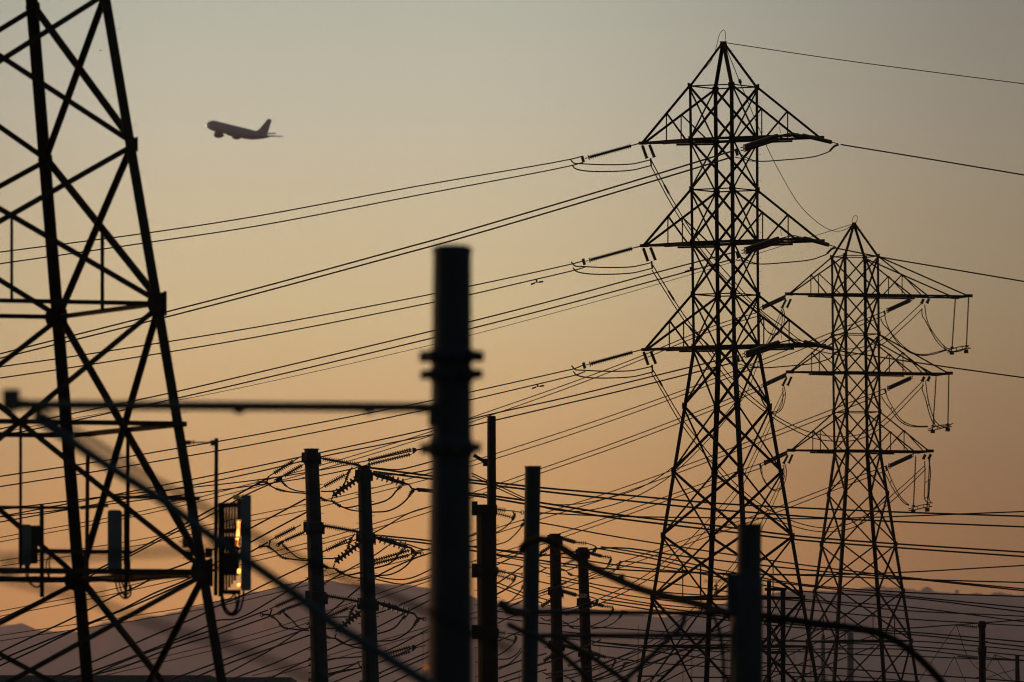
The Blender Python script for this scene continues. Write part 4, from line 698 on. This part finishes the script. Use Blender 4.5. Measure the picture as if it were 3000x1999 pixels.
low = [([(1456, 1655), (1510, 1628), (1553, 1600)], 1.6), ([(1456, 1710), (1540, 1655), (1600, 1622)], 1.7), ([(1456, 1740), (1530, 1703), (1600, 1665)], 1.5), ([(1457, 1707), (1530, 1736), (1610, 1760)], 1.4), ([(1457, 1718), (1530, 1746), (1610, 1775)], 1.4),
 ([(1478, 1784), (1530, 1760), (1600, 1732), (1660, 1708)], 1.6), ([(1460, 1826), (1490, 1810), (1560, 1790)], 1.5), ([(1462, 1878), (1500, 1860), (1560, 1838)], 1.5), ([(1462, 1960), (1527, 1935), (1600, 1915)], 1.8), ([(1462, 1987), (1527, 1965), (1600, 1940)], 1.8),
 ([(1477, 1998), (1527, 1983), (1600, 1962)], 1.8), ([(1462, 1932), (1490, 1930), (1512, 1918), (1526, 1900)], 1.7), ([(1578, 1950), (1640, 1928), (1690, 1905), (1760, 1875)], 1.6), ([(1735, 1960), (1800, 1932), (1870, 1908), (1960, 1880)], 1.5), ([(1735, 1985), (1800, 1958), (1880, 1930), (1980, 1890)], 1.5), ([(1738, 1992), (1840, 1962), (1900, 1945), (2010, 1900)], 1.5)]
for i, (q, r) in enumerate(low):
    wire(q, 520, 560, r, f'{OR[i]} of the tangled short wires between slim and brown poles', 'tangle of short wires at bottom centre', ext=False)
for i, q in enumerate(([(1738, 2000), (1800, 1968), (1900, 1928), (2070, 1858), (2160, 1822)], [(1790, 2002), (1900, 1950), (2010, 1902), (2150, 1846)], [(1880, 2000), (1960, 1962), (2060, 1915), (2160, 1870)], [(1930, 2004), (2040, 1950), (2160, 1895)],
                       [(2225, 1960), (2300, 1925), (2400, 1880), (2500, 1842)], [(2235, 1998), (2330, 1952), (2440, 1905), (2560, 1862)], [(2310, 2002), (2420, 1950), (2560, 1895)], [(2225, 1905), (2330, 1870), (2450, 1826)])):
    wire(q, 560, 640, 1.5, f'{OR[i]} of the short wires climbing right through the feet of the two towers', 'wires climbing through the tower feet', ext=False)
# ================================================================ small lattice frame behind the stub pole
d = 455; k = S(d); gy = ground_row(d); t = empty('lattice_gantry', P(2270, gy, d), 'narrow lattice frame between the stub pole and the right leg of the tall tower', 'gantry')
for x in (2248, 2299):
    for yy in (0, 51*k):
        b = MB(); a, c = P(x, 1700 if x == 2248 else 1722, d), P(x+2, gy, d); o = Vector((0, yy, 0)); b.ell(a+o, c+o, (1 if x == 2248 else -1, 0, 0), (0, 1 if yy == 0 else -1, 0), 11*k, 1.6*k); b.build('leg', 'lattice', t)
y = 1728
while y < gy-60:
    h = 90
    for yy in (0, 51*k):
        o = Vector((0, yy, 0)); b = MB(); b.beam(P(2248, y, d)+o, P(2301, y+h, d)+o, 3.2*k); b.beam(P(2301, y, d)+o+Vector((0, 4*k, 0)), P(2248, y+h, d)+o+Vector((0, 4*k, 0)), 3.2*k); b.build('cross_brace', 'lattice', t)
    for x in (2249, 2300):
        b = MB(); b.beam(P(x, y, d), P(x, y+h, d)+Vector((0, 51*k, 0)), 3*k); b.beam(P(x, y, d)+Vector((0, 51*k, 0)), P(x, y+h, d), 3*k); b.build('cross_brace', 'lattice', t)
    y += h
for y in (1727, 1820, 1912): MB().beam(P(2240, y, d)-Vector((0, 3*k, 0)), P(2304, y, d)-Vector((0, 3*k, 0)), 9*k).build('horizontal_strut', 'lattice', t)
for j, (a, b) in enumerate((((2105, 1704), (2150, 1701)), ((2098, 1712), (2098, 1750)))):
    if j == 0: tag(MB().beam(P(2061, 1704, 180), P(2140, 1699, 180), 3.5*S(180)).build('thin_bracket', 'box'), 'thin blurred bar reaching left from the stub pole above a small insulator', 'bracket')
    else: insulator((2098, 1712), (2098, 1750), 300, 300, 3, 8, 9, 'small upright insulator under the thin bar left of the stub pole', None, 'porcelain', .5, (('link', -.12, 4),))
# ================================================================ pale masts, tank, lamp, building, trees
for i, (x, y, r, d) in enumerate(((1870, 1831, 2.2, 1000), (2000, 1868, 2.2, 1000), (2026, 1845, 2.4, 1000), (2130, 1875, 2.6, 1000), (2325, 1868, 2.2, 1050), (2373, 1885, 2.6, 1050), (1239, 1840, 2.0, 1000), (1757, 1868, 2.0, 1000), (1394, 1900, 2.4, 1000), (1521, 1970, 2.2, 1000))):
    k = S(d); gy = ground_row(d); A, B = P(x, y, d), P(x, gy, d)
    tag(MB().lathe(A, B, [(0, r*k*.6), (2*k, r*k*.8), ((B-A).length, r*k*1.3)], 8, True).build('slender_mast', 'mast'), 'slender mast coloured as if sunlit '+('left of the left leg of the tall tower', 'left of the far leg foot of the tall tower', 'touching the far leg foot of the tall tower', 'hidden between far leg and stub pole', 'left of the crossing tower legs', 'at the crossing legs of the two towers', 'just left of the broad foreground pole', 'right of the right small brown pole', 'beside the brown pole foot', 'low between brown pole and slim pole')[i], 'mast', 'pale masts on the horizon')
for i, (x, y, w) in enumerate(((2491, 1852, 9), (2411, 1858, 6))):
    k = S(1100); A, B = P(x, y, 1100), P(x+2, ground_row(1100), 1100)
    tag(MB().lathe(A, B, [(0, w*.6*k), (3*k, w*k), (60*k, w*k*1.05), ((B-A).length, w*1.6*k)], 14, True).build('grey_chimney', 'silo'), ('broad grey column seen through the smaller tower, left of its far leg', 'slimmer grey column behind the left legs of the smaller tower')[i], 'chimney', 'grey columns behind the towers')
d = 130; k = S(d); t = empty('street_lamp', P(1247, ground_row(d), d), 'small orange glow of a lamp low beside the broad foreground pole', 'lamp')
MB().lathe(P(1247, 1962, d), P(1247, ground_row(d), d), [(0, 2.5*k), ((ground_row(d)-1962)*k, 6*k)], 8).build('post', 'box', t)
lm = bpy.data.materials.new('amber lamp glass'); lm.use_nodes = True
e = lm.node_tree.nodes.new('ShaderNodeEmission'); e.inputs[0].default_value = (1, .33, .06, 1); e.inputs[1].default_value = .35
lm.node_tree.links.new(e.outputs[0], lm.node_tree.nodes['Material Output'].inputs[0])
MB().lathe(P(1247, 1948, d), P(1247, 1962, d), [(0, 1*k), (2*k, 6*k), (11*k, 7*k), (14*k, 2*k)], 10, True).build('lamp_head', lm, t)
# flat roofed building at the bottom left
d = 900; k = S(d); zt = P(0, 1981, d).z; x0, x1, xm = P(-250, 0, d).x, P(849, 0, d).x, P(612, 0, d).x
t = empty('flat_roofed_building', ((x0+x1)/2, d, 0), 'low flat roofed building along the bottom left edge', 'building')
MB().abox(((x0+x1)/2, d+12, (zt-.5)/2), x1-x0, 24, zt-.5).build('wall', 'wall', t)
MB().abox(((x0+xm)/2, d+12, zt-.2), xm-x0+.3, 24.3, .55).abox(((xm+x1)/2+.15, d+12, zt-.35), x1-xm-.1, 24.3, .5).build('roof', 'roof', t)
for i in range(8): MB().abox((x0+3+i*3.9, d-.03, zt-4), 2.2, .1, 1.6).build('window', 'glass', t)
# trees just breaking the bottom edge
def tree(px, py, d, r, label):
    gy = ground_row(d); t = empty('leafy_tree', P(px, gy, d), label, 'tree', 'trees at the bottom edge'); top = P(px, py, d); k = S(d); R = r*k
    b = MB(); base = P(px, gy, d); mid = Vector((top.x, d, top.z-R*1.6)); b.tube([base, base.lerp(mid, .5)+Vector((.15, 0, 0)), mid], [R*.14, R*.11, R*.08], 8)
    for i in range(6):
        a = i*1.05; e = Vector((top.x+math.cos(a)*R*.7, d+math.sin(a)*R*.7, top.z-R*(.5+.3*random.random()))); b.tube([mid, mid.lerp(e, .5)+Vector((0, 0, R*.08)), e], [R*.07, R*.05, R*.02], 6)
    b.build('trunk', 'bark', t); c = MB()
    for i in range(26):
        a, z = random.uniform(0, 6.28), random.uniform(-.9, .85); q = math.sqrt(max(0, 1-z*z))*random.uniform(.35, 1); cc = Vector((top.x+math.cos(a)*q*R, d+math.sin(a)*q*R, top.z-R*1.05+z*R))
        for j in range(70):
            o = Vector((random.gauss(0, 1), random.gauss(0, 1), random.gauss(0, .8)))*R*.17; u = Vector((random.uniform(-1, 1), random.uniform(-1, 1), random.uniform(-1, 1))).normalized(); w, v = perp(u); s = R*random.uniform(.03, .06)
            c.add([cc+o-w*s, cc+o+v*s*.5, cc+o+w*s, cc+o-v*s*.5], [(0, 1, 2, 3)])
    c.build('crown', 'leaf', t)
tree(2414, 1983, 620, 40, 'dark tree top peeping up at the foot of the smaller tower')
tree(2258, 1988, 640, 34, 'small dark tree top at the foot of the narrow lattice frame')
# ================================================================ aircraft and bird
d = 8000; a_, p_ = math.radians(38), math.radians(13); f = Vector((-math.cos(a_)*math.cos(p_), math.sin(a_)*math.cos(p_), math.sin(p_))); rt = Vector((math.sin(a_), math.cos(a_), 0)); up = rt.cross(f).normalized()
nose = P(606, 364, d); t = empty('passenger_jet', nose-f*30, 'grey twin engined passenger jet climbing away to the left in the open sky', 'aircraft')
L = lambda x, y, z: nose-f*x+rt*y*1.15+up*z*1.25      # metres behind the nose, to the right, up
cs = [(0, .2, -.6), (.8, 1.2, -.4), (2.2, 2.1, -.15), (4.5, 2.9, 0), (7, 3.25, .05), (12, 3.3, 0), (40, 3.3, 0), (46, 3.1, .2), (52, 2.5, .6), (57, 1.8, 1.0), (61, 1.1, 1.4), (64, .5, 1.6)]
b = MB(); vs = []; n = 20
for x, r, dz in cs:
    for j in range(n):
        q = 2*math.pi*j/n; vs.append(L(x, math.cos(q)*r, math.sin(q)*r+dz))
b.add(vs, [(i*n+j, i*n+(j+1) % n, (i+1)*n+(j+1) % n, (i+1)*n+j) for i in range(len(cs)-1) for j in range(n)], True).add(vs[:n], [tuple(range(n))]).add(vs[-n:], [tuple(range(n))])
for j in range(n): pass
b.build('fuselage', 'hull', t)
def foil(pts, th): return MB().plate([L(*p) for p in pts], up*th)
for sg in (-1, 1):
    foil([(21, sg*2.6, -2.1), (32, sg*12, -.9), (41, sg*29, 1.8), (43, sg*29.5, 1.9), (36.5, sg*11, -1), (35, sg*2.6, -2)], .6).build('wing', 'hull', t)
    foil([(54, sg*1.2, 1.2), (63.5, sg*13, 2.6), (66, sg*13.2, 2.6), (60.5, sg*1, 1.3)], .35).build('tailplane', 'hull', t)
    MB().lathe(L(19.5, sg*9.6, -3.9), L(27.5, sg*9.6, -3.6), [(0, 1.9), (.4, 2.5), (3, 2.7), (5.5, 2.2), (8, .9)], 18, True).build('engine', 'engine', t)
    MB().plate([L(23, sg*9.6, -2), L(29, sg*9.6, -1.1), L(31, sg*9.6, -1.2), L(25, sg*9.6, -3.2)], rt*.4).build('engine_pylon', 'hull', t)
MB().plate([L(49.5, 0, 3.0), L(53, 0, 4.6), L(60, 0, 12.4), L(63.6, 0, 12.4), L(61.5, 0, 2)], rt*.6).build('tail_fin', 'hull', t)
MB().lathe(L(20, 0, -2.2), L(38, 0, -2.2), [(0, .3), (3, 1.9), (14, 2.0), (18, .3)], 14, True).build('belly_fairing', 'hull', t)
MB().lathe(L(-.3, -.4, -.9), L(.6, -.4, -.9), [(0, .3), (.4, .8), (.9, .3)], 10, True).build('landing_light', 'lamp', t)
d = 600; k = S(d); t = P(294, 148, d)
b = MB().lathe(t-Vector((3.4*k, 0, 0)), t+Vector((3.6*k, 0, 0)), [(0, .2*k), (1.2*k, .9*k), (3.5*k, 1.2*k), (5.5*k, .8*k), (7*k, .3*k)], 10, True)
for sg in (-1, 1): b.plate([t+Vector((-1.5*k, 0, 0)), t+Vector((-.8*k, sg*4*k, 1.6*k)), t+Vector((.8*k, sg*8*k, .6*k)), t+Vector((1.2*k, sg*4*k, 1.2*k)), t+Vector((1.5*k, 0, 0))], (0, 0, .25*k))
tag(b.build('bird', 'feather'), 'tiny dark speck of a bird in the sky beside the near tower leg', 'bird')
# ================================================================ hills, ground
def hill(name, prof, d, deep, m, label):
    xs = []; x = -5000
    while x <= 8000: xs.append(x); x += 12 if -300 < x < 3300 else 150
    def ridge(x):
        for a, b in zip(prof, prof[1:]):
            if a[0] <= x <= b[0]:
                t = (x-a[0])/(b[0]-a[0]); t = t*t*(3-2*t); return a[1]+(b[1]-a[1])*t
        return prof[0][1] if x < prof[0][0] else prof[-1][1]
    rows = [-1, -.8, -.6, -.42, -.25, -.12, 0, .15, .4, .7, 1]; vs = []
    for j, t in enumerate(rows):
        for x in xs:
            y0 = ridge(x)+(math.sin(x*.031+1)+math.sin(x*.083)*.6+random.uniform(-.7, .7))*1.2; top = P(x, y0, d).z
            h = top*(1-abs(t)**1.5) if t else top
            if t not in (0, -1, 1): h *= 1+.10*math.sin(x*.012+t*9)+.05*math.sin(x*.03-t*15); h = min(h, top*(1-abs(t)*.4))
            if abs(t) == 1: h = -5
            vs.append((P(x, 0, d).x, d+t*deep, h))
    n = len(xs); b = MB().add(vs, [(j*n+i, j*n+i+1, (j+1)*n+i+1, (j+1)*n+i) for j in range(len(rows)-1) for i in range(n-1)], True)
    return tag(b.build(name, m), label, None, None, 'structure')
hill('hill', [(-5000, 2200), (-1500, 1980), (-300, 1865), (0, 1833), (60, 1828), (130, 1850), (230, 1850), (268, 1837), (319, 1823), (383, 1819), (446, 1806), (510, 1796), (574, 1777), (637, 1760), (750, 1736), (853, 1709), (954, 1702), (1056, 1711), (1183, 1713), (1300, 1727), (1463, 1766), (1600, 1774), (1800, 1792), (2100, 1830), (2600, 1900), (4000, 2100), (8000, 2250)], 28000, 6000, 'hillfar', 'long purple hill sloping down from the centre')
hill('hill', [(-5000, 2300), (1300, 2150), (1700, 1900), (1900, 1815), (2050, 1792), (2150, 1762), (2230, 1742), (2306, 1732), (2420, 1731), (2541, 1727), (2700, 1731), (2802, 1740), (3000, 1745), (3400, 1760), (5000, 1850), (8000, 2150)], 20000, 5000, 'hillnear', 'darker wooded ridge on the right')
b = MB(); d = 20000; k = S(d)
for cx, cy, w, h in ((2541, 1726, 22, 7), (2575, 1723, 24, 9), (2620, 1726, 26, 7), (2660, 1730, 24, 6), (2716, 1730, 17, 11), (2804, 1738, 6, 12), (2860, 1741, 18, 5), (2925, 1741, 22, 7), (2955, 1744, 14, 5), (2500, 1731, 18, 4), (3010, 1745, 20, 4), (2306, 1733, 16, 4), (2250, 1740, 12, 3)):
    for j in range(int(w*h*1.1)):
        q = random.uniform(0, 6.28); r = math.sqrt(random.random()); c = P(cx+math.cos(q)*r*w*1.0, cy+abs(math.sin(q))*r*-h+2, d)+Vector((0, random.gauss(0, 12), 0))
        u = Vector((random.uniform(-1, 1), random.uniform(-1, 1), random.uniform(-1, 1))).normalized(); ww, v = perp(u); s = k*random.uniform(1, 2.2); b.add([c-ww*s, c+v*s, c+ww*s, c-v*s], [(0, 1, 2, 3)])
b_ = tag(b.build('distant_trees', 'leaf'), 'clumps of trees along the crest of the right hand ridge', None, None, 'stuff')
b = MB(); d = 28000; k = S(d)
for cx, cy, w, h in ((545, 1784, 14, 8), (20, 1832, 14, 4), (60, 1828, 12, 4), (430, 1812, 40, 3), (330, 1824, 30, 3), (620, 1764, 20, 3), (853, 1710, 3, 7)):
    for j in range(int(w*h*1.2)):
        q = random.uniform(0, 6.28); r = math.sqrt(random.random()); c = P(cx+math.cos(q)*r*w, cy+abs(math.sin(q))*r*-h+2, d)+Vector((0, random.gauss(0, 12), 0))
        u = Vector((random.uniform(-1, 1), random.uniform(-1, 1), random.uniform(-1, 1))).normalized(); ww, v = perp(u); s = k*random.uniform(.8, 1.8); b.add([c-ww*s, c+v*s, c+ww*s, c-v*s], [(0, 1, 2, 3)])
tag(b.build('distant_trees', 'leaf'), 'sparse trees along the slope of the left hand hill', None, None, 'stuff')
b = MB(); N = 24; vs = [(-40000+80000*i/N, -4000+64000*j/N, 0) for j in range(N+1) for i in range(N+1)]
b.add(vs, [(j*(N+1)+i, j*(N+1)+i+1, (j+1)*(N+1)+i+1, (j+1)*(N+1)+i) for j in range(N) for i in range(N)])
tag(b.build('ground', 'ground'), 'flat dry grassland below the towers', None, None, 'structure')
# ================================================================ air
me = MB().box((0, 17000, 649), (14000, 0, 0), (0, 20000, 0), (0, 0, 650)).build('haze', 'box'); me.data.materials.clear()
hz = bpy.data.materials.new('evening haze'); hz.use_nodes = True; nt = hz.node_tree; nt.nodes.remove(nt.nodes['Principled BSDF'])
pv = nt.nodes.new('ShaderNodeVolumePrincipled'); pv.inputs['Color'].default_value = (.98, .71, .76, 1); pv.inputs['Density'].default_value = 3.2e-5; pv.inputs['Anisotropy'].default_value = .75
nt.links.new(pv.outputs[0], nt.nodes['Material Output'].inputs['Volume']); me.data.materials.append(hz); tag(me, 'thin warm evening haze in the air', None, None, 'stuff')
# ================================================================ sky and sun
SUN_AZ, SUN_EL = math.radians(-52), math.radians(2.2)
wd = bpy.data.worlds.new('World'); SC.world = wd; wd.use_nodes = True; nt = wd.node_tree; N = nt.nodes.new; Lk = nt.links.new
bg = nt.nodes['Background']
sky = N('ShaderNodeTexSky'); sky.sky_type = 'NISHITA'; sky.sun_disc = False; sky.sun_elevation = SUN_EL; sky.sun_rotation = SUN_AZ; sky.dust_density = 3
tc = N('ShaderNodeTexCoord'); sx = N('ShaderNodeSeparateXYZ'); Lk(tc.outputs['Generated'], sx.inputs[0])
def mr(src, a, b, c, d, smooth=True):
    m = N('ShaderNodeMapRange'); m.interpolation_type = 'SMOOTHSTEP' if smooth else 'LINEAR'; Lk(src, m.inputs['Value'])
    for i, v in zip(('From Min', 'From Max', 'To Min', 'To Max'), (a, b, c, d)): m.inputs[i].default_value = v
    return m.outputs['Result']
rm = N('ShaderNodeValToRGB'); Lk(mr(sx.outputs['Z'], -.02, .10, 0, 1, False), rm.inputs['Fac'])
ST = [(-.02, (.50, .20, .06)), (.012, (1.02, .42, .105)), (.0205, (1.09, .48, .119)), (.027, (1.11, .546, .153)), (.0355, (1.09, .66, .258)), (.0485, (.88, .69, .365)), (.0667, (.633, .597, .447)), (.0785, (.493, .52, .425)), (.10, (.415, .45, .40))]
cr = rm.color_ramp
while len(cr.elements) < len(ST): cr.elements.new(.5)
for el, (z, c) in zip(cr.elements, ST): el.position = (z+.02)/.12; el.color = (*c, 1)
def mul(a, b):
    m = N('ShaderNodeMath'); m.operation = 'MULTIPLY'
    for i, v in enumerate((a, b)):
        if isinstance(v, float): m.inputs[i].default_value = v
        else: Lk(v, m.inputs[i])
    return m.outputs[0]
fac = mul(mr(sx.outputs['X'], -.008, .058, 1.0, .42), mr(sx.outputs['Z'], .09, .5, 1.0, .4))
low = N('ShaderNodeMath'); low.operation = 'SUBTRACT'; low.inputs[0].default_value = 1.0; Lk(mul(mr(sx.outputs['X'], 0, .058, 0, .26), mr(sx.outputs['Z'], .02, .065, 1, 0)), low.inputs[1]); fac = mul(fac, low.outputs[0])
fac = mul(fac, mr(sx.outputs['X'], -.06, -.03, .80, 1.0))
vm = N('ShaderNodeVectorMath'); vm.operation = 'SCALE'; Lk(rm.outputs['Color'], vm.inputs[0]); Lk(fac, vm.inputs['Scale'])
v2 = N('ShaderNodeVectorMath'); v2.operation = 'SCALE'; Lk(sky.outputs['Color'], v2.inputs[0]); v2.inputs['Scale'].default_value = .10
mx = N('ShaderNodeMix'); mx.data_type = 'RGBA'; Lk(mr(sx.outputs['Y'], .2, .9, 0, 1), mx.inputs['Factor']); Lk(v2.outputs[0], mx.inputs['A']); Lk(vm.outputs[0], mx.inputs['B'])
Lk(mx.outputs['Result'], bg.inputs['Color']); bg.inputs['Strength'].default_value = 1.3
sun = bpy.data.lights.new('sun', 'SUN'); sun.energy = 1.0; sun.color = (1, .46, .17); sun.angle = math.radians(.5)
so = bpy.data.objects.new('sun', sun); COL.objects.link(so)
sv = Vector((math.sin(SUN_AZ)*math.cos(SUN_EL), math.cos(SUN_AZ)*math.cos(SUN_EL), math.sin(SUN_EL))); so.rotation_euler = (-sv).to_track_quat('-Z', 'Y').to_euler(); so.location = (-60, 30, 60)
# ================================================================ camera
cam = bpy.data.cameras.new('camera'); co = bpy.data.objects.new('camera', cam); COL.objects.link(co); SC.camera = co
co.location = (0, 0, CZ); co.rotation_euler = (math.radians(90), 0, 0)
cam.sensor_width = 36; cam.sensor_fit = 'HORIZONTAL'; cam.lens = 36/W; cam.shift_y = (HY-999.5)/3000; cam.clip_start = 1; cam.clip_end = 150000
cam.dof.use_dof = True; cam.dof.focus_distance = 500; cam.dof.aperture_fstop = 3.2
vs_ = SC.view_settings; vs_.view_transform = 'Standard'; vs_.look = 'None'; vs_.gamma = 1; vs_.exposure = 0
cy = SC.cycles; cy.use_denoising = True; cy.filter_width = 1.1; cy.max_bounces = 6; cy.volume_bounces = 0; cy.volume_step_rate = 4
for l, o in LAB.items():
    if len(o) > 1: print('SHARED LABEL', l, o)
    if not 4 <= len(l.split()) <= 16: print('LABEL LENGTH', len(l.split()), l)
